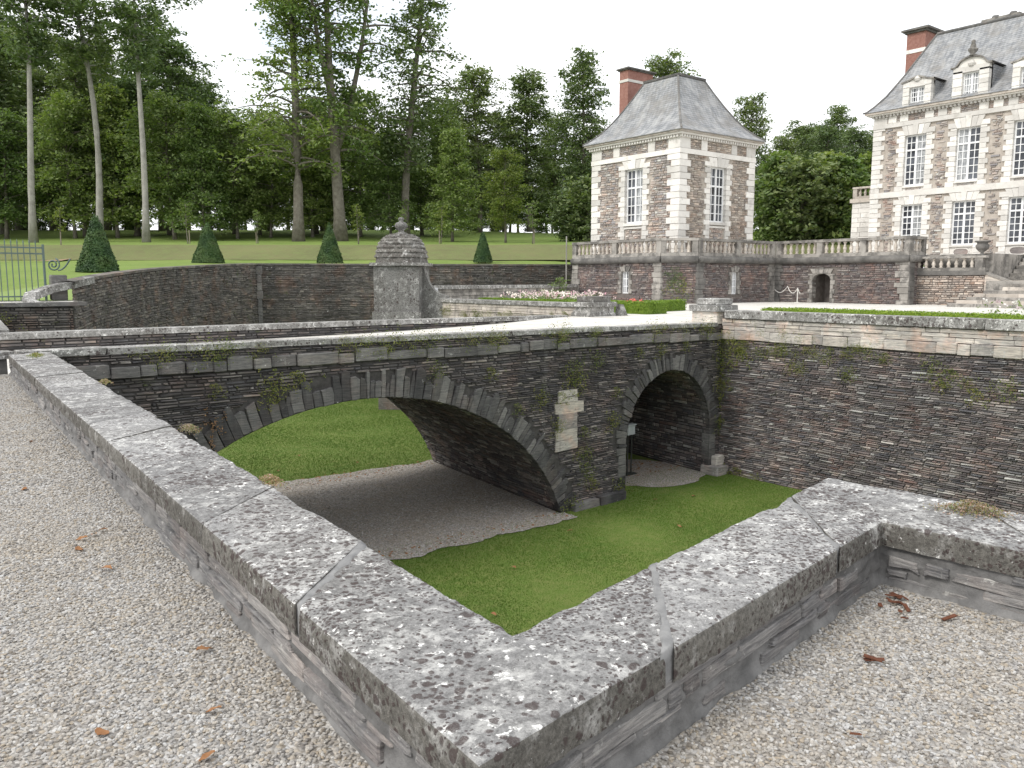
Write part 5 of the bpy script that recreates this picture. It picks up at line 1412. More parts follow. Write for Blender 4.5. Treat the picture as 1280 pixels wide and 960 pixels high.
# ------------------------------------------------------------------ outer moat wall, park lawn
fwl = empty('outer_moat_wall', (20, 55, 0), label='long dark slate wall curving round the far side of the moat', cat='wall')
CV = [(7.1, 40.5, 1.61), (8.6, 43.4, 1.86), (10.4, 46.8, 2.06), (13.4, 51.6, 2.36), (17.0, 56.3, 2.6), (20.1, 59.3, 2.8), (23.4, 61.6, 2.94)]
ST = [(23.4, 61.6, 2.94), (35, 56.9, 2.96), (47, 52.0, 3.0), (70, 44.5, 3.2)]
def wall_path(pts, name, seed):
    xs = np.array(pts); S = np.concatenate([[0], np.cumsum(np.hypot(np.diff(xs[:, 0]), np.diff(xs[:, 1])))])
    tt = np.linspace(0, S[-1], 40)
    fx = np.interp(tt, S, xs[:, 0]); fy = np.interp(tt, S, xs[:, 1]); fz = np.interp(tt, S, xs[:, 2])
    if len(pts) > 4:
        for _ in range(6):
            fx[1:-1] = (fx[:-2] + fx[2:]) / 2; fy[1:-1] = (fy[:-2] + fy[2:]) / 2; fz[1:-1] = (fz[:-2] + fz[2:]) / 2
    def P(u, v, o=0.0):
        i = min(max(int(u / S[-1] * 39), 0), 38); dx, dy = fx[i + 1] - fx[i], fy[i + 1] - fy[i]; L = math.hypot(dx, dy)
        x = np.interp(u, tt, fx) + dy / L * o; y = np.interp(u, tt, fy) - dx / L * o
        return Vector((float(x), float(y), float(v + np.interp(u, tt, fz))))
    mb = slates(P, 0, S[-1], -5.6, -0.13, (0.09, 0.17), (0.25, 0.8), None, (-.03, .05), 0.02, 0.015, 0.05, -.08, rng=random.Random(seed))
    mb.build(name + '_slates', MAT['slate_far'], fwl, kind='stuff')
    V = []; F = []
    for i in range(40):
        n_ = P(tt[i], 0, .0)
        V += [P(tt[i], -8.6, -.05), P(tt[i], -.1, -.05), P(tt[i], -.11, .06), P(tt[i], .02, .06), P(tt[i], .04, -.55), P(tt[i], -.3, -.56)]
    for i in range(39):
        for k in range(5): a = 6 * i + k; F.append((a, a + 6, a + 7, a + 1))
    mk(name + '_core', V, F, MAT['slate_far'], fwl, rnd=[RNG.random() for _ in F])
    return P, S[-1]
PCV, LCV = wall_path(CV, 'curved_wall', 4)
PST, LST = wall_path(ST, 'straight_wall', 5)
for k in range(9): block('quoin_stone', fwl, PST(0.1, -0.5 - .62 * k, .03), (Vector((.92, -.38, 0)), Vector((.38, .92, 0)), Z_), (RNG.uniform(.28, .5), .3, .6), MAT['block_grey'])
# shelf and low walls where the causeway meets the park
shf = empty('causeway_shelf_wall', (3, 38, 0), label='low mossy wall with stone ledge where the curved wall begins', cat='wall')
SP = frame((-12, 37.6, 0), (1, 0.02, 0), (0.02, -1, 0))
mb = slates(SP, 0, 18.6, MOAT_Z, .62, (0.07, 0.13), (0.2, 0.7), None, (-.02, .04), 0.015, .012, .04, -.07, rng=random.Random(52)); mb.build('wall_slates', MAT['slate_far'], shf, kind='stuff')
slab(shf, 'wall_core', SP, (Vector((1, .02, 0)), Vector((-.02, 1, 0)), Z_), 0, 18.6, MOAT_Z, .6, -.5, -.05, MAT['mortar_dark'])
u = 0
while u < 18.5:
    l = RNG.uniform(1.0, 1.7); block('ledge_stone', shf, SP(u + l / 2, .70, -.25), (X_, Y_, Z_), (l - .02, .75, .17), MAT['block_grey'], bev=.04); u += l
sheet('causeway_ground', [(-60, 25.6, .02), (3.0, 26.3, .02), (3.7, 37.7, .02), (-60, 37.6, .02)], MAT['gravel_pale'])
sheet('shelf_ground', [(-60, 37.9, .75), (6.4, 37.9, .75), (7.2, 40.6, .78), (-60, 40.9, .75)], MAT['gravel_pale'])
# ramped coping curling up to the wall top
m = MB(); V = []; F = []
cur = [(5.5, 38.2, .66), (5.1, 38.7, .86), (5.3, 39.5, 1.12), (6.1, 40.2, 1.40), (7.1, 40.9, 1.60), (8.2, 42.9, 1.80)]
for i, (x, y, z) in enumerate(cur):
    q = Vector(cur[min(i + 1, 5)]) - Vector(cur[max(i - 1, 0)]); s = Vector((q.y, -q.x, 0)).normalized() * .24
    for (sg, dz) in ((1, -.3), (1, 0), (-1, 0), (-1, -.3)): V.append((x + s.x * sg, y + s.y * sg, z + dz + .04))
for i in range(5):
    for k in range(3): a = 4 * i + k; F.append((a, a + 4, a + 5, a + 1))
F.append((0, 1, 2, 3)); m.add(V, F); m.build('ramp_coping', MAT['coping_far'], shf)
# parapet beyond the bridge, on the line of the near one
wpp = empty('far_causeway_parapet', (3.2, 31, 0), label='pale coped parapet on the far side of the bridge', cat='wall')
V0 = Vector((2.55, 25.6, 0)); V1 = Vector((3.45, 37.3, 0)); eu = (V1 - V0).normalized()
for k in range(9):
    l = 1.3; c = V0 + eu * (k + .5) * l
    block('coping_stone', wpp, (c.x, c.y, .27), (eu, Vector((-eu.y, eu.x, 0)), Z_), (l - .01, .68, .16), MAT['coping_far'], bev=.03)
m = MB(); m.box((V0 + V1) / 2 + Z_ * (-2.6), (5.8, .28, 2.79), (eu, Vector((-eu.y, eu.x, 0)), Z_)); m.build('wall_body', MAT['slate_far'], wpp)

# park lawn: strips running back from the wall
bd = [(-70, 40.9, 1.0), (-30, 40.9, 1.0), (-10, 40.9, .9), (3, 40.9, .95), (5.4, 40.9, 1.35)] + [tuple(PCV(LCV * k / 24, -0.03, -.5)) for k in range(25)] + [tuple(PST(LST * k / 30, -0.03, -.5)) for k in range(1, 31)] + [(110, 45, 3.2), (190, 45, 3.2)]
V = []; F = []; rows = [0, .6, 1.6, 2.8] + [4 + 1.25 * k for k in range(100)] + [140, 165, 200, 260, 330]
for (x, y, z) in bd:
    for r in rows:
        xx, yy = x, y + r
        t = min(r / 6, 1); zz = z * (1 - t) + tz(xx, yy) * t
        V.append((xx, yy, zz + (0.05 * noise.noise((xx * .15, yy * .15, 0)) if r > 2 else 0)))
nr = len(rows)
for i in range(len(bd) - 1):
    for k in range(nr - 1): a = i * nr + k; F.append((a, a + nr, a + nr + 1, a + 1))
pk = mk('park_lawn', V, F, MAT['park'], smooth=True); pk['kind'] = 'structure'; fix_normals(pk)
# one sheet far out to the horizon
sheet('far_ground', [(-2500, -2500, -6.2), (2500, -2500, -6.2), (2500, 2500, -6.2), (-2500, 2500, -6.2)], MAT['park'])
# ------------------------------------------------------------------ trees
def leaf_mesh(name, C, Nrm, size, mat, rnd, asp=0.55, rg=NRG):
    """C (n,3) centres, Nrm (n,3) normals, size (n,) -> kite shaped leaf faces"""
    n = len(C)
    a = rg.normal(size=(n, 3)); a -= Nrm * np.sum(a * Nrm, 1)[:, None]; a /= np.linalg.norm(a, axis=1)[:, None] + 1e-9
    b = np.cross(Nrm, a)
    s = size[:, None]
    V = np.stack([C - a * s, C + b * s * asp + a * s * .15, C + a * s, C - b * s * asp + a * s * .15 + Nrm * s * .12], 1).reshape(-1, 3)
    me = bpy.data.meshes.new(name)
    me.vertices.add(n * 4); me.vertices.foreach_set('co', V.astype(np.float32).ravel())
    me.loops.add(n * 4); me.loops.foreach_set('vertex_index', np.arange(n * 4, dtype=np.int32))
    me.polygons.add(n); me.polygons.foreach_set('loop_start', np.arange(0, n * 4, 4, dtype=np.int32))
    at = me.attributes.new('rnd', 'FLOAT', 'FACE'); at.data.foreach_set('value', rnd.astype(np.float32))
    me.materials.append(mat); me.update(calc_edges=True)
    return me

def tree_proto(seed, H, crown0, rad, shape, leaf, nl, nb, trunk_r, mat, bark, droop=0.25, forks=None, lean=0.0, tuft=0.9, flat=0.55, twig=1.0):
    """returns (trunk mesh, crown mesh). crown0 = fraction of height where branches start."""
    rg = np.random.default_rng(seed); r = random.Random(seed)
    m = MB()
    pts = []; x = y = 0.0; dx, dy = r.uniform(-.4, .4), r.uniform(-.4, .4)
    ns = 12
    for k in range(ns + 1):
        t = k / ns
        pts.append(Vector((x + lean * H * t * t + .012 * H * math.sin(t * 5 + seed), y + .010 * H * math.sin(t * 4 + 2 * seed), H * .97 * t)))
    rads = [trunk_r * (1.35 if k == 0 else 1) * (1 - .93 * (k / ns) ** 1.1) + .02 for k in range(ns + 1)]
    m.tube(pts, rads, 9)
    trunks = [(pts, rads)]
    if forks:
        for (t0, ang, az, ln) in forks:
            i = int(t0 * ns); p = pts[i].copy(); fp = [p]; d = Vector((math.cos(az) * math.sin(ang), math.sin(az) * math.sin(ang), math.cos(ang)))
            for k in range(8):
                d = (d + Vector((0, 0, .18))).normalized(); p = p + d * (ln / 8); fp.append(p.copy())
            fr = [rads[i] * .72 * (1 - .9 * k / 8) + .02 for k in range(9)]
            m.tube(fp, fr, 8); trunks.append((fp, fr))
    Cs = []; Ns = []; Ss = []
    ga = 2.399963
    for bi in range(nb):
        tp, tr = trunks[0] if (len(trunks) == 1 or r.random() < .6) else trunks[r.randrange(1, len(trunks))]
        f = (bi + r.random()) / nb
        if tp is pts: zf = crown0 + (1 - crown0) * f
        else: zf = .25 + .75 * f
        ii = zf * (len(tp) - 1); i0 = min(int(ii), len(tp) - 2); p = tp[i0].lerp(tp[i0 + 1], ii - i0)
        q = (p.z / H - crown0) / (1 - crown0) if crown0 < 1 else 0
        q = min(max(q, 0), 1)
        if shape == 'cone': R = rad * (1 - q) ** .8 + .08 * rad
        elif shape == 'round': R = rad * math.sqrt(max(.05, 1 - (2 * q - .9) ** 2 * .85))
        elif shape == 'column': R = rad * (.55 + .45 * math.sin(min(1, q * 1.2) * math.pi * .9 + .2))
        else: R = rad * (.75 + .35 * math.sin(q * 9 + seed)) * (1 - .55 * q ** 3)
        R *= r.uniform(.62, 1.12)
        az = bi * ga + r.uniform(-.5, .5); el = r.uniform(.05, .75) * (1 - .2 * q) + .25 * q
        d = Vector((math.cos(az) * math.cos(el), math.sin(az) * math.cos(el), math.sin(el)))
        bp_ = [p.copy()]; nsg = 6; pp = p.copy()
        for k in range(nsg):
            d = (d + Vector((r.uniform(-.16, .16), r.uniform(-.16, .16), -droop * .35 + r.uniform(-.05, .05)))).normalized()
            pp = pp + d * (R / nsg); bp_.append(pp.copy())
        br = max(.02, min(.14, .018 * R * trunk_r / .35 + .02))
        m.tube(bp_, [br * (1 - .85 * k / nsg) * twig for k in range(nsg + 1)], 5, False)
        # leaf sprays along the outer part of the branch
        B = np.array([tuple(v) for v in bp_]); nn = max(6, int(nl / nb * (.5 + .5 * R / rad) * r.uniform(.6, 1.4)))
        ncl = max(3, int(nn / 11))
        tt = .18 + .87 * rg.random(ncl) ** .75
        cl = np.stack([np.interp(tt * nsg, np.arange(nsg + 1), B[:, j]) for j in range(3)], 1)
        spread = tuft * (.35 + .65 * R / rad)
        cl += rg.normal(size=(ncl, 3)) * np.array([spread, spread, spread * flat]) * .75
        cl[:, 2] -= np.abs(rg.normal(size=ncl)) * droop * spread * .8
        c = np.repeat(cl, 11, 0) + rg.normal(size=(ncl * 11, 3)) * np.array([.42, .42, .20]) * tuft
        nv = rg.normal(size=(len(c), 3)) * .55 + np.array([0, 0, 1.0]); nv /= np.linalg.norm(nv, axis=1)[:, None]
        Cs.append(c); Ns.append(nv); Ss.append(leaf * rg.uniform(.6, 1.35, len(c)))
    C = np.concatenate(Cs); N = np.concatenate(Ns); S = np.concatenate(Ss)
    rn = np.clip(rg.random(len(C)) * .7 + .3 * np.repeat(rg.random(len(C) // 11 + 1), 11)[:len(C)], 0, 1)
    cm = leaf_mesh('crown', C, N, S, mat, rn, rg=rg)
    to = m.build('trunk', bark, None, True); tm = to.data; bpy.data.objects.remove(to)
    return tm, cm

def plant_tree(name, proto, x, y, scale, rz, label, group, zs=1.0, z=None, cat='tree', sxy=1.0):
    e = empty(name, (x, y, (tz(x, y) if z is None else z) - .05), rz, label, cat, group)
    e.scale = (scale * sxy, scale * sxy, scale * zs)
    for nm, me in (('trunk', proto[0]), ('crown', proto[1])):
        o = bpy.data.objects.new(nm, me); COL.objects.link(o); o.parent = e
    return e

P_BIG = [tree_proto(101, 36, .20, 7.0, 'feather', .21, 17280, 95, .52, MAT['leaf_mid'], MAT['bark'], .45, None, 0.0, .95, .8),
         tree_proto(103, 36, .24, 6.5, 'feather', .21, 18360, 100, .60, MAT['leaf_mid'], MAT['bark'], .45, [(.30, .45, -.75, 24), (.45, .3, 2.2, 16)], 0.0, .95, .8),
         tree_proto(105, 36, .22, 5.5, 'feather', .21, 14040, 90, .48, MAT['leaf_dark'], MAT['bark'], .40, None, .075, .95, .8)]
P_BARE = [tree_proto(111, 34, .52, 4.6, 'feather', .21, 12750, 62, .34, MAT['leaf_dark'], MAT['bark_pale'], .2, None, -.02, .9, .5),
          tree_proto(113, 34, .50, 4.2, 'feather', .21, 12750, 62, .36, MAT['leaf_dark'], MAT['bark_pale'], .2, None, -.05, .9, .5)]
P_TALL = [tree_proto(121, 25, .16, 4.6, 'column', .21, 22500, 110, .34, MAT['leaf_dark'], MAT['bark'], .30, None, 0, .85, .6),
          tree_proto(123, 25, .14, 5.4, 'round', .21, 22500, 105, .36, MAT['leaf_dark'], MAT['bark'], .30, None, 0, .95, .6),
          tree_proto(125, 25, .20, 4.2, 'column', .21, 18750, 95, .32, MAT['leaf_dark'], MAT['bark'], .35, None, .02, .85, .6)]
P_MID = [tree_proto(131, 14, .16, 4.4, 'round', .17, 17000, 85, .17, MAT['leaf_mid'], MAT['bark'], .35, None, 0, .8, .5),
         tree_proto(133, 14, .12, 4.0, 'cone', .17, 17000, 85, .16, MAT['leaf_mid'], MAT['bark'], .40, None, 0, .8, .5),
         tree_proto(135, 14, .20, 3.6, 'round', .16, 13000, 75, .14, MAT['leaf_light'], MAT['bark'], .35, None, 0, .7, .5)]
P_BUSH = [tree_proto(141, 6, .03, 3.0, 'round', .19, 8000, 75, .10, MAT['leaf_dark'], MAT['bark'], .2, None, 0, .6, .8),
          tree_proto(143, 6, .03, 2.6, 'cone', .19, 7000, 70, .10, MAT['leaf_mid'], MAT['bark'], .2, None, 0, .6, .8)]
P_SAP = [tree_proto(151, 4.2, .35, .9, 'column', .085, 520, 22, .035, MAT['leaf_mid'], MAT['bark'], .1, None, .02, .28, .8),
         tree_proto(153, 4.2, .40, .8, 'column', .085, 300, 18, .035, MAT['leaf_light'], MAT['bark'], .1, None, -.02, .28, .8)]

def at_px(px, depth):
    """plan point lying depth metres out along the avenue, offset by the map bearing of px"""
    return wp(depth, (px - 640) / 1029 * depth)
TR = random.Random(17)
# single trees that stand in front of the wood
for (px, D, pr, sc, rz, lab) in (
        (378, 96, P_BIG[0], 1.12, .4, 'very tall feathery tree with straight trunk on the lawn before the wood'),
        (424, 97, P_BIG[1], 1.12, 0.9, 'very tall tree whose trunk forks low into two leaning limbs'),
        (513, 103, P_BIG[2], 1.08, -.70, 'very tall thin crowned tree leaning away from the forked tree'),
        (56, 92, P_BARE[0], 1.10, 1.0, 'tall pale bare trunked tree behind the iron fence'),
        (132, 96, P_BARE[1], 1.12, -.5, 'tall pale bare trunked tree rising behind the largest clipped cone'),
        (188, 93, P_BARE[0], 1.06, 2.2, 'tall pale bare trunked tree with wispy crown between two clipped cones')):
    x, y = at_px(px, D); plant_tree('tall_tree', pr, x, y, sc, rz, lab, None)
# tall dark trees towards the pavilion
for (px, D, pr, sc, zs, lab) in ((598, 118, P_TALL[1], .98, .93, 'broad tall dark tree behind the turret, first of the row'), (660, 120, P_TALL[0], .98, .92, 'narrow tall dark tree above the small bright green tree'), (724, 112, P_TALL[2], .98, .98, 'tall dark tree with open top next to the pavilion chimney'), (560, 125, P_TALL[0], .9, .85, 'shorter dark tree beside the leaning tall tree'), (630, 132, P_TALL[1], .85, .85, 'lower dark tree filling between the first two of the row'), (694, 130, P_TALL[0], .85, .85, 'lower dark tree filling before the one by the chimney')):
    x, y = at_px(px, D); plant_tree('dark_tree', pr, x, y, sc, TR.uniform(0, 6), lab, 'dark trees in a row towards the pavilion', zs)
for (px, D, pr, sc, zs, lab) in ((823, 118, P_TALL[1], 1.0, .98, 'tree crown showing above the pavilion roof'), (933, 112, P_TALL[2], .74, 1.0, 'slender tree rising beside the pavilion eaves')):
    x, y = at_px(px, D); plant_tree('dark_tree', pr, x, y, sc, 1.0, lab, None, zs)
# trees between pavilion and chateau
for (px, D, sc, k, lab) in ((952, 108, .46, 2, 'lowest slim tree of the gap, beside the pavilion wall'), (972, 96, .50, 0, 'short dark tree standing behind the connecting terrace'), (990, 104, .60, 1, 'rounded dark tree right of the pavilion in the gap'), (1003, 114, .60, 0, 'tall column crowned tree rising at the back of the gap'), (1022, 98, .52, 1, 'broad dark tree in the middle of the gap'), (1036, 116, .66, 2, 'tallest thin crowned tree of the gap before the chateau'), (1056, 106, .54, 0, 'dark tree of the gap just before the annexe balustrade'), (1076, 112, .58, 1, 'broad dark tree behind the annexe balustrade'), (1092, 104, .58, 2, 'slim dark tree touching the chateau corner'), (1112, 110, .58, 1, 'dark tree half hidden by the chateau corner'), (1012, 128, .62, 1, 'distant round tree between the two gap giants')):
    x, y = at_px(px, D); plant_tree('dense_tree', P_TALL[k], x, y, sc, TR.uniform(0, 6), lab, 'trees between pavilion and chateau', TR.uniform(.9, 1.05), sxy=1.12)
for (px, D, k, s, lab) in ((968, 88, 0, .52, 'mid green tree low behind the connecting balustrade'), (1000, 86, 1, .52, 'mid green layered tree behind the terrace doorway'), (1030, 88, 2, .56, 'yellowish green tree low in the middle of the gap'), (1060, 90, 1, .58, 'mid green layered tree beside the annexe')):
    x, y = at_px(px, D); plant_tree('dense_tree', P_MID[k], x, y, s, TR.uniform(0, 6), lab, 'trees between pavilion and chateau', 1.0, sxy=1.1)
for (px, D, sc) in ((965, 84, 1.5), (995, 82, 1.3), (1025, 84, 1.5), (1050, 83, 1.4), (1075, 86, 1.5)):
    x, y = at_px(px, D); plant_tree('bush', P_BUSH[TR.randrange(2)], x, y, sc, TR.uniform(0, 6), 'bushy undergrowth behind the connecting balustrade', 'bushes between pavilion and chateau', cat='bush')
# the wood on the left: several ranks
for rank, (D, n, s0, s1) in enumerate(((110, 8, .78, 1.1), (124, 9, .85, 1.15), (142, 10, .9, 1.2), (158, 9, .9, 1.1))):
    for k in range(n):
        px = -150 + (560 + 30 * rank) * (k + TR.uniform(.15, .85)) / n
        s = TR.uniform(s0, s1)
        if 285 < px < 345: s *= .62
        elif px > 345: s *= .72
        elif 225 < px < 285: s *= 1.0
        elif px < 120: s *= 1.15
        x, y = at_px(px, D + TR.uniform(-5, 5))
        plant_tree('forest_tree', P_TALL[TR.randrange(3)], x, y, s, TR.uniform(0, 6), 'dark forest tree standing in the wood at the park edge', 'dark trees of the wood', TR.uniform(.9, 1.12), sxy=TR.uniform(1.0, 1.25))
for k in range(16):
    px = 460 + 300 * (k + TR.random()) / 16; x, y = at_px(px, 150 + TR.uniform(-8, 8))
    plant_tree('forest_tree', P_TALL[TR.randrange(3)], x, y, TR.uniform(.55, .75), TR.uniform(0, 6), 'distant dark tree low behind the row towards the pavilion', 'distant trees behind the row', 1.0, sxy=1.2)
# lighter mid height trees at the edge of the wood
for (px, D, k, s) in ((222, 102, 0, 1.25), (262, 100, 1, 1.05), (300, 104, 0, 1.0), (345, 106, 0, .95), (395, 107, 1, 1.05), (455, 108, 0, 1.15), (490, 104, 1, .95), (530, 110, 0, 1.15), (100, 104, 0, 1.15), (20, 104, 0, 1.2), (155, 106, 1, 1.25), (-30, 104, 0, 1.2), (430, 112, 1, 1.2), (330, 112, 0, 1.1), (555, 108, 1, .9)):
    x, y = at_px(px, D); plant_tree('edge_tree', P_MID[k], x, y, s, TR.uniform(0, 6), 'mid height green tree with low branches at the edge of the wood', 'green trees along the edge of the wood', TR.uniform(.92, 1.15))
for (px, D, k, s, lab) in ((568, 95, 1, .92, 'young green tree with slim trunk behind the turret'), (632, 91, 2, .72, 'small bright green tree with slim trunk on the lawn beside the clipped cone'),):
    x, y = at_px(px, D); plant_tree('young_tree', P_MID[k], x, y, s, 1.3, lab, None)
for (px, D, s) in ((735, 96, 1.15), (712, 98, .9)):
    x, y = at_px(px, D); plant_tree('bush', P_BUSH[0], x, y, s, TR.uniform(0, 6), 'rounded dark bush beside the pavilion balustrade', 'dark bushes beside the pavilion', cat='bush')
# staked saplings
stk = MB(); stk.tube([(0.22, 0, 0), (0.22, 0, 1.5)], .06, 7); so = stk.build('stake', MAT['wood']); stake_me = so.data; bpy.data.objects.remove(so)
for (px, D, k, lab) in ((84, 82, 1, 'thin staked sapling behind the iron fence'), (240, 86, 1, 'thin staked sapling between the second and third pale trunks and a cone'), (327, 88, 0, 'thin leafy staked sapling left of the feathery giant'), (553, 86, 1, 'bare staked sapling behind the turret dome'), (450, 85, 1, 'thin staked sapling right of the forked tree'), (665, 86, 0, 'leafy staked sapling near the pavilion balustrade'), (505, 88, 0, 'leafy staked sapling behind the turret finial')):
    x, y = at_px(px, D); e = plant_tree('sapling', P_SAP[k], x, y, TR.uniform(.8, 1.05), TR.uniform(0, 6), lab, 'staked saplings on the lawn')
    o = bpy.data.objects.new('stake', stake_me); COL.objects.link(o); o.parent = e
# undergrowth band at the far edge of the lawn
for k in range(30):
    px = -60 + 780 * (k + TR.random()) / 30; x, y = at_px(px, TR.uniform(128, 140))
    plant_tree('bush', P_BUSH[TR.randrange(2)], x, y, TR.uniform(.45, .8), TR.uniform(0, 6), 'low dark bush under the trees of the wood', 'undergrowth of the wood', cat='bush')

# ------------------------------------------------------------------ clipped yew cones
def cone_mesh(seed, H, R):
    rg = np.random.default_rng(seed); n = 9000
    t = 1 - np.sqrt(rg.random(n)); th = rg.random(n) * 2 * np.pi
    rr = R * (1 - t) ** .96 * (1 + .05 * np.sin(th * 3 + seed) * (1 - t) + .03 * np.sin(t * 14 + th * 2)) + .03 * rg.normal(size=n)
    rr = np.maximum(rr + .06, .01)
    C = np.stack([rr * np.cos(th), rr * np.sin(th), t * H + .02 * rg.normal(size=n)], 1)
    N = np.stack([np.cos(th), np.sin(th), np.full(n, .4)], 1) + rg.normal(size=(n, 3)) * .5; N /= np.linalg.norm(N, axis=1)[:, None]
    pat = np.array([noise.noise((c[0] * 1.6, c[1] * 1.6, c[2] * 1.6 + seed)) for c in C])
    return leaf_mesh('foliage', C, N, rg.uniform(.04, .085, n), MAT['yew'], np.clip(.45 + .6 * pat + .25 * (rg.random(n) - .5), 0, 1), rg=rg)
for i, (px, D, H, R, lab) in enumerate(((128, 47, 3.2, 1.03, 'broadest clipped yew cone beside the iron fence'), (265, 66, 3.2, 1.16, 'clipped yew cone above the joint of the curved wall'), (415, 67, 3.15, .96, 'clipped yew cone in front of the tallest forked tree'), (604, 72, 2.6, .74, 'slim small clipped yew cone between turret and pavilion'))):
    x, y = at_px(px, D); z = tz(x, y)
    e = empty('clipped_yew', (x, y, z), 0, lab, 'topiary')
    o = bpy.data.objects.new('foliage', cone_mesh(200 + i, H, R)); COL.objects.link(o); o.parent = e
    m = MB(); m.lathe((0, 0, 0), [(R * .93, 0.02), (R * .93 * .66, H * .33), (R * .93 * .33, H * .66), (.03, H * .97)], 20); c = m.build('core', MAT['yew'], None, True); c.parent = e

# ------------------------------------------------------------------ box hedges and flowers
def hedge(name, pts, w, h, label, dens=900, mat='boxwood', closed=False, z0=TER_Z):
    e = empty(name, (pts[0][0], pts[0][1], z0), 0, label, 'hedge')
    Cs = []; Ns = []; m = MB()
    rg = np.random.default_rng(len(pts) * 7 + int(h * 100))
    for a, b in zip(pts[:-1], pts[1:]):
        a = np.array(a, float); b = np.array(b, float); L_ = np.linalg.norm(b - a); eu = (b - a) / L_; no = np.array([eu[1], -eu[0]])
        m.box(((a + b) / 2)[0:1].tolist() + ((a + b) / 2)[1:2].tolist() + [z0 + h / 2 - .03], (L_ / 2 + w / 2 - .05, w / 2 - .05, h / 2), (Vector((*eu, 0)), Vector((*no, 0)), Z_))
        n = int(dens * L_ * (w + 2 * h)); u = rg.random(n) * (L_ + w) - w / 2; q = rg.random(n) * (w + 2 * h)
        side = np.where(q < h, -1, np.where(q > h + w, 1, 0))
        s = np.where(side == 0, q - h - w / 2, side * w / 2); zz = np.where(side == 0, h, np.where(side < 0, q, q - h - w))
        p2 = a[None] + eu[None] * u[:, None] + no[None] * (s + .02 * rg.normal(size=n))[:, None]
        Cs.append(np.stack([p2[:, 0], p2[:, 1], z0 + zz + .02 * rg.normal(size=n)], 1))
        nn = no[None] * side[:, None]; N = np.stack([nn[:, 0], nn[:, 1], (side == 0) * 1.0], 1) + rg.normal(size=(n, 3)) * .45
        Ns.append(N / np.linalg.norm(N, axis=1)[:, None])
    C = np.concatenate(Cs); N = np.concatenate(Ns)
    me = leaf_mesh('foliage', C, N, rg.uniform(.025, .055, len(C)), MAT[mat], rg.random(len(C)), rg=rg)
    o = bpy.data.objects.new('foliage', me); COL.objects.link(o); setpar(o, e)
    m.build('core', MAT[mat], e)
    return e
hedge('box_hedge', [(28.2, 39.0), (28.6, 26.6), (29.5, 26.6)], .55, .55, 'clipped box hedge ending behind the stepped pedestal', 420)
hedge('box_hedge', [(31.2, 40.0), (33.0, 31.0)], .5, .45, 'inner clipped box hedge behind the flowers', 380)
hedge('box_hedge', [(30.6, 28.4), (33.5, 28.8)], .5, .55, 'short box hedge running towards the terrace window', 380)
hedge('box_hedge', [(31.6, 22.0), (31.0, 3.0)], .55, .34, 'long low box hedge behind the coping of the moat wall', 420)
hedge('box_hedge', [(33.6, 22.0), (33.2, 3.0)], .5, .30, 'second low box hedge parallel to the terrace edge', 300)
def flowers(name, x0, x1, y0, y1, n, hmax, label, petals, seed, stem=True):
    rg = np.random.default_rng(seed); e = empty(name, ((x0 + x1) / 2, (y0 + y1) / 2, TER_Z), 0, label, 'flowers'); e['kind'] = 'stuff'
    x = rg.uniform(x0, x1, n); y = rg.uniform(y0, y1, n); h = hmax * rg.uniform(.55, 1, n)
    C = np.repeat(np.stack([x, y, TER_Z + h], 1), 5, 0) + rg.normal(size=(n * 5, 3)) * .06
    N = rg.normal(size=(n * 5, 3)) + np.array([-.4, -.4, .8]); N /= np.linalg.norm(N, axis=1)[:, None]
    o = bpy.data.objects.new('petals', leaf_mesh('petals', C, N, rg.uniform(.035, .07, n * 5), MAT[petals], np.repeat(rg.random(n), 5), .9, rg)); COL.objects.link(o); setpar(o, e)
    k = 14; t = rg.random((n, k)) ** .8
    C = np.stack([np.repeat(x, k) + rg.normal(size=n * k) * .10, np.repeat(y, k) + rg.normal(size=n * k) * .10, TER_Z + (t * h[:, None]).ravel()], 1)
    N = rg.normal(size=(n * k, 3)) + np.array([0, 0, .6]); N /= np.linalg.norm(N, axis=1)[:, None]
    o = bpy.data.objects.new('leaves', leaf_mesh('leaves', C, N, rg.uniform(.04, .09, n * k), MAT['leaf_mid'], rg.random(n * k), .4, rg)); COL.objects.link(o); setpar(o, e)
flowers('flower_bed', 29.8, 33.6, 33.5, 40.2, 230, .95, 'bed of white and pink flowers between the box hedges', 'petal_pink', 5)
flowers('flower_bed', 29.3, 30.2, 28.0, 28.8, 12, .62, 'small clump of coral red flowers at the hedge end', 'petal_red', 6)
flowers('flower_bed', 32.0, 33.0, 4.0, 13.5, 46, .85, 'scattered pale pink flowers along the low terrace hedge', 'petal_pink', 7)
x, y = 31.4, 36.0
plant_tree('shrub', P_SAP[0], x, y, .42, 0, 'small pointed green shrub standing among the flowers', None, z=TER_Z, cat='shrub', sxy=1.8)
# ------------------------------------------------------------------ iron fence at the park gate
fen = empty('iron_fence', (3, 41, .8), label='grey green iron railing fence ending in a scroll on a stone pier', cat='fence')
def fpt(t): return Vector((-9 + 15.0 * t, 40.2 + .5 * t, .80))
pier_c = Vector((6.55, 41.1, 0))
block('pier', fen, (6.6, 41.05, 1.35), (X_, Y_, Z_), (.62, .6, 1.1), MAT['block_grey'], bev=.05)
nb = 66
for k in range(nb):
    p = fpt(k / nb) ; m = MB(); m.tube([p, p + Z_ * 2.45], .022, 6); m.tube([p + Z_ * 2.45, p + Z_ * 2.6], [.035, .004], 6); m.build('bar', MAT['iron'], fen)
for z in (.18, 2.0, 2.25):
    m = MB(); a, b = fpt(0) + Z_ * z, fpt(1) + Z_ * z; d = (b - a).normalized(); m.box((a + b) / 2, ((b - a).length / 2, .02, .03), (d, Vector((-d.y, d.x, 0)), Z_)); m.build('rail', MAT['iron'], fen)
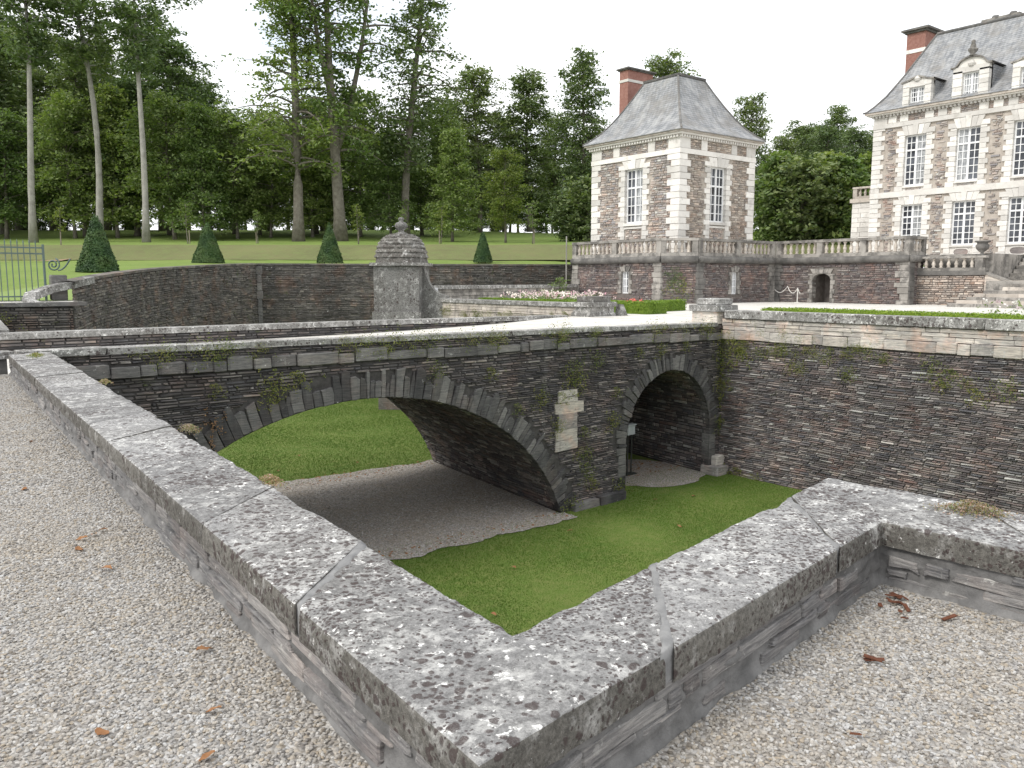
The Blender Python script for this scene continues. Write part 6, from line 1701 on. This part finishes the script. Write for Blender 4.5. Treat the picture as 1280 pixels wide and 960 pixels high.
# scroll
c = Vector((6.45, 41.0, 2.35)); rd = wp(0, 1); rv = Vector((rd[0], rd[1], 0)).normalized(); sp = []
for k in range(40):
    t = k / 39; a = t * 3.6 * math.pi; r = .05 + .24 * t; sp.append(c + rv * (r * math.cos(a + 2.4)) + Z_ * (r * math.sin(a + 2.4)))
m = MB(); m.tube(sp, .035, 6); m.build('scroll', MAT['iron'], fen, True)
sp2 = [c + rv * (.2 + .55 * t) + Z_ * (-.25 + .5 * t * t) for t in np.linspace(0, 1, 12)]
m = MB(); m.tube(sp2, .035, 6); m.build('scroll_tail', MAT['iron'], fen, True)
m = MB(); m.tube([(6.05, 40.72, .8), (6.05, 40.72, 3.2)], .05, 8); m.build('end_post', MAT['iron'], fen)
# earth path across the lawn near the gate
V = []; n = 14
for k in range(n + 1):
    t = k / n; x, y = wp(58 + 16 * t, -50 + 10.5 * t)
    for s in (-1, 1):
        xx, yy = x + s * HX * (1.7 - .6 * t), y + s * HY * (1.7 - .6 * t); V.append((xx, yy, tz(xx, yy) + .10))
F = [(2 * k, 2 * k + 1, 2 * k + 3, 2 * k + 2) for k in range(n)]
ep = mk('earth_path', V, F, m_plain('bare_earth', (.24, .16, .10), (.33, .24, .16), 2, .95, .5)); ep['kind'] = 'structure'; fix_normals(ep)
# dry grass bank across the lawn
V = []; F = []; us = np.linspace(-75, 40, 60); ds = (74.2, 75.2, 77.5, 79.8, 80.6)
for u_ in us:
    for d_ in ds:
        x, y = wp(d_ + .6 * noise.noise((u_ * .2, d_, 0)), u_); V.append((x, y, tz(x, y) + .12 - (.08 if d_ in (74.2, 80.6) else 0)))
for i in range(len(us) - 1):
    for k in range(4): a = 5 * i + k; F.append((a, a + 5, a + 6, a + 1))
bk = mk('grass_bank', V, F, MAT['bank'], smooth=True); bk['kind'] = 'structure'; fix_normals(bk)
# thin pole beside the terrace
m = MB(); m.tube([(42.2, 47.6, .1), (42.2, 47.6, 5.0)], .05, 8); o = m.build('pole', MAT['bark_pale']); tag(o, 'thin bare pole at the end of the balustrade', 'pole', kind='thing')

# ------------------------------------------------------------------ box on posts inside the narrow arch
sg = empty('meter_box', (20.5, 20.9, MOAT_Z), label='grey metal box on two dark posts under the narrow arch', cat='box')
bc = BQ(18.78, 0, 1.9)
for s in (-.11, .11):
    m = MB(); m.tube([bc + BU * s + Z_ * (MOAT_Z), bc + BU * s + Z_ * (-3.9)], .03, 8); m.build('post', MAT['post_dark'], sg)
m = MB(); m.box(bc + Z_ * (-3.72), (.21, .09, .18), (BU, SK, Z_)); m.box(bc + Z_ * (-3.535) - SK * .02, (.235, .13, .02), (BU, SK, Z_)); m.build('cabinet', MAT['box_grey'], sg)
m = MB(); m.box(bc + Z_ * (-3.72) - SK * .095, (.18, .006, .15), (BU, SK, Z_)); m.build('cabinet_door', MAT['box_grey'], sg)
m = MB(); m.box(bc + Z_ * (MOAT_Z + .03), (.3, .16, .03), (BU, SK, Z_)); m.build('base_plate', MAT['post_dark'], sg)

# ------------------------------------------------------------------ plants rooted in the walls
def clump_mesh(seed, n, r, drop, mat, leaf, up=.3):
    rg = np.random.default_rng(seed); k = max(1, n // 9)
    cl = rg.normal(size=(k, 3)) * np.array([r, r * .45, r * .7]); cl[:, 2] -= drop * rg.random(k)
    c = np.repeat(cl, 9, 0) + rg.normal(size=(k * 9, 3)) * r * .22; c[:, 1] = np.abs(c[:, 1]) * .7
    N = rg.normal(size=(len(c), 3)) * .6 + np.array([0, .6, .5]); N /= np.linalg.norm(N, axis=1)[:, None]
    return leaf_mesh('foliage', c, N, rg.uniform(.6, 1.3, len(c)) * leaf, mat, np.clip(rg.random(len(c)) * .6 + np.repeat(rg.random(k), 9) * .4, 0, 1), .5, rg)
CL = [clump_mesh(300 + i, 150 + 60 * i, .15 + .03 * i, 0.16, MAT['wallplant'], .022) for i in range(4)]
CLW = [clump_mesh(310 + i, 240, .26, .08, MAT['wallplant'], .020) for i in range(2)]
DRY = clump_mesh(320, 130, .15, .45, MAT['drystem'], .022)
def wall_plant(P, nrm, u, v, me, s, label, group, name='wall_plant', cat='plant'):
    o = bpy.data.objects.new(name, me); COL.objects.link(o)
    p = P(u, v, .03); y = nrm; x = Vector((y.y, -y.x, 0))
    mt = Matrix.Identity(4)
    for i, a in enumerate((x, y, Z_)):
        for r_ in range(3): mt[r_][i] = a[r_] * s
    mt[0][3], mt[1][3], mt[2][3] = p
    o.matrix_basis = mt; tag(o, label, cat, group, 'thing'); return o
WR = random.Random(61)
for (u, v, k, s) in ((21.9, -.35, 3, 1.3), (21.85, -.9, 3, 1.2), (21.95, -1.5, 2, 1.2), (21.9, -2.1, 3, 1.1), (21.98, -2.7, 1, 1.0), (21.9, -3.5, 2, 1.0), (21.95, -5.0, 3, 1.1), (14.0, -.9, 3, 1.1), (14.1, -1.3, 3, 1.2), (13.6, -1.75, 1, .9), (13.4, -2.6, 2, .9), (14.6, -2.9, 1, .8), (12.7, -1.7, 2, .9), (11.8, -1.9, 1, .8), (14.5, -3.6, 3, 1.0), (14.7, -4.2, 2, 1.0), (13.9, -5.2, 3, 1.3), (15.0, -4.6, 1, .9), (16.3, -5.0, 2, 1.2), (15.9, -2.7, 2, 1.0), (16.1, -1.8, 1, .8), (18.3, -.55, 2, .9), (19.7, -.5, 1, .9), (4.4, -.55, 2, 1.1), (5.0, -.5, 1, 1.0), (8.9, -.6, 2, .9), (10.8, -.8, 1, .8), (3.1, -.6, 1, .7), (4.3, -.8, 2, .9), (17.2, -.6, 1, .8), (15.1, -.7, 2, 1.0)):
    wall_plant(BP, BN, u, v, CL[k], s, 'small leafy plant rooted in a joint of the dark bridge face', 'plants rooted in the bridge face')
for k in range(26):
    u = WR.uniform(.6, 21.5); wall_plant(BP, BN, u, ztop(u) - WR.choice((.12, .16, .20)), CLW[k % 2], WR.uniform(.7, 1.25), 'low cushion of moss and weeds along the bridge edge', 'weeds along the bridge edge', cat='weed')
wall_plant(BP, BN, 3.0, -1.15, DRY, 1.2, 'withered brown fern hanging beside the wide arch', None)
wn_ = Vector((-1, 0, 0))
for k in range(46):
    u = abs(WR.gauss(0, 1)) * 4.2 % 12; v = -.15 - abs(WR.gauss(0, 1)) * .55
    wall_plant(WP_, wn_, u, v, CL[WR.randrange(4)], WR.uniform(.4, .85), 'small green weed rooted high in the purple brown moat wall', 'weeds rooted in the moat wall', cat='weed')
for (u, v, s) in ((.2, -5.1, 1.3), (.5, -5.3, 1.2), (.9, -5.2, .9), (1.6, -5.35, .9), (.15, -1.1, 1.2), (.9, -.9, 1.5), (.6, -.6, 1.4), (.2, -2.0, 1.1), (.1, -3.4, 1.0), (8.2, -1.0, 1.1), (8.0, -1.3, 1.2), (8.9, -1.5, 1.1), (9.6, -1.2, 1.0), (7.6, -.8, 1.1), (10.6, -1.6, 1.0)):
    wall_plant(WP_, wn_, u, v, CL[WR.randrange(4)], s, 'small green weed rooted high in the purple brown moat wall', 'weeds rooted in the moat wall', cat='weed')
for k in range(16):
    wall_plant(NP, wn_, WR.uniform(0, 11.4), WR.uniform(-.2, .25), CL[WR.randrange(4)], WR.uniform(.6, 1.0), 'ochre weed growing from the pinkish garden parapet', 'weeds on the garden parapet', cat='weed')
# ivy on the canted corner of the terrace
CP = frame((42.43, 38.25, 0), (44.38 - 42.43, 36.75 - 38.25, 0), (-.61, -.79, 0)); IV = clump_mesh(330, 700, .30, 1.2, MAT['leaf_dark'], .04)
wall_plant(CP, Vector((-.61, -.79, 0)), 1.0, 2.3, IV, 1.0, 'dark ivy hanging over the canted corner of the terrace', None, 'ivy'); wall_plant(CP, Vector((-.61, -.79, 0)), 1.1, 1.3, CL[3], 2.2, 'pale weeds low on the canted terrace corner', None)
# moss spots on the shelf wall
for (u, v) in ((14.8, .0), (15.4, -.3), (15.9, .1), (14.4, -.4)):
    wall_plant(SP, Vector((0, -1, 0)), u, v, CLW[0], 1.6, 'bright moss on the low shelf wall', 'moss on the shelf wall', cat='moss')

# ------------------------------------------------------------------ stonecrop on the copings, leaves, bark chips
def cushion(seed, n, rx, ry, h, mat, leaf):
    rg = np.random.default_rng(seed); c = rg.normal(size=(n, 3)) * np.array([rx, ry, 0]) * .5; c[:, 2] = h * rg.random(n) * np.exp(-((c[:, 0] / rx) ** 2 + (c[:, 1] / ry) ** 2) * 1.2)
    N = rg.normal(size=(n, 3)) * .6 + np.array([0, 0, .8]); N /= np.linalg.norm(N, axis=1)[:, None]
    return leaf_mesh('sedum', c, N, rg.uniform(.6, 1.3, n) * leaf, mat, rg.random(n), .6, rg)
for (x, y, rz, rx, ry, h, n, lab) in ((2.13, 7.35, 1.4, .22, .07, .05, 700, 'reddish stonecrop cushion on the moat edge of the long coping'), (1.98, 5.1, 1.5, .14, .05, .045, 700, 'small ochre stonecrop tuft on the long coping edge'), (2.31, 11.5, 1.5, .2, .06, .05, 300, 'greenish stonecrop patch far along the coping'), (2.2, 16.3, 1.4, .4, .12, .06, 400, 'green moss cushion where the coping meets the bridge'), (4.83, 1.98, 2.0, .17, .10, .07, 1400, 'pink and green stonecrop cushion on the short return coping')):
    me = cushion(int(x * 100 + y), n, rx, ry, h, MAT['sedum'] if 'moss' not in lab else MAT['wallplant'], .007 if y < 8 else .012)
    o = bpy.data.objects.new('stonecrop', me); COL.objects.link(o); o.location = (x, y, PZ + .003); o.rotation_euler = (0, 0, rz); tag(o, lab, 'stonecrop', None, 'thing')
def curled_leaf(seed, L_, W_):
    r = random.Random(seed); V = []; F = []; n = 6
    for i in range(n + 1):
        t = i / n; w = W_ * math.sin(math.pi * (.08 + .88 * t)) * (1 + .25 * r.uniform(-1, 1)); x = L_ * (t - .5); z = .012 * math.sin(t * 3 + seed) + .006
        for s in (-1, 0, 1): V.append((x, s * w, z + abs(s) * W_ * .5 * r.uniform(.2, .9)))
    for i in range(n):
        for k in range(2): a = 3 * i + k; F.append((a, a + 3, a + 4, a + 1))
    me = bpy.data.meshes.new('dry_leaf'); me.from_pydata(V, [], F); me.materials.append(MAT['dryleaf']); me.polygons.foreach_set('use_smooth', [True] * len(F)); return me
LF = [curled_leaf(s, .085, .026) for s in range(4)]
LR_ = random.Random(8)
spots = [(1.03, 5.75), (1.10, 5.82), (.95, 5.7), (.90, 5.5), (.55, 6.6), (.85, 7.4), (.62, 8.5), (1.2, 9.6), (.95, 5.0), (1.06, 3.6), (.92, 3.05), (.55, 3.15), (.80, 2.75), (.35, 4.6), (.7, 11.0)]
for (x, y) in spots:
    o = bpy.data.objects.new('fallen_leaf', LF[LR_.randrange(4)]); COL.objects.link(o); o.location = (x, y, .012); s = LR_.uniform(.6, 1.1); o.scale = (s, s, s); o.rotation_euler = (LR_.uniform(-.2, .2), 0, LR_.uniform(0, 6)); tag(o, 'dry orange brown leaf lying on the gravel by the long parapet', 'leaf', 'fallen leaves on the gravel', 'thing')
for (x, y) in ((12.0, 15.4), (15.1, 16.8), (9.9, 13.4), (19.5, 17.6), (20.9, 17.2), (17.9, 15.2), (11.5, 29.0), (14.5, 28.5), (13.2, 31.0)):
    o = bpy.data.objects.new('fallen_leaf', LF[LR_.randrange(4)]); COL.objects.link(o); o.location = (x, y, MOAT_Z + .05); o.scale = (1.9, 1.9, 1.9); o.rotation_euler = (0, 0, LR_.uniform(0, 6)); tag(o, 'pale dry leaf lying on the moat grass', 'leaf', 'fallen leaves on the moat grass', 'thing')
def chip(seed):
    r = random.Random(seed); m = MB(); l, w, h = r.uniform(.014, .045), r.uniform(.005, .013), r.uniform(.002, .004)
    P = lambda u, v, o=0: Vector((u, v, o)); m.prism([(-l + r.uniform(0, .01), -w), (l, -w * r.uniform(.3, 1)), (l - r.uniform(0, .015), w), (-l, w * r.uniform(.4, 1))], P, -h, h, .002)
    o = m.build('tmp', MAT['chips']); me = o.data; fix_normals(o); bpy.data.objects.remove(o); return me
CH = [chip(s) for s in range(5)]
for k in range(16):
    t = LR_.random(); x, y = 4.02 + LR_.gauss(0, .10), 2.02 + LR_.gauss(-.05, .08)
    if k > 11: x, y = LR_.choice(((2.95, 1.80), (2.75, 1.72), (3.3, 1.72), (2.72, 1.45))); x += LR_.gauss(0, .04)
    y = min(y, 2.13 + (x - 4.2) * .16); x = min(x, 4.2)
    o = bpy.data.objects.new('bark_chip', CH[k % 5]); COL.objects.link(o); o.location = (x, y, .016 + .012 * LR_.random()); o.rotation_euler = (LR_.uniform(-.25, .25), LR_.uniform(-.25, .25), LR_.uniform(0, 6)); tag(o, 'reddish bark chip on the gravel in the parapet corner', 'bark chip', 'bark chips in the corner', 'thing')
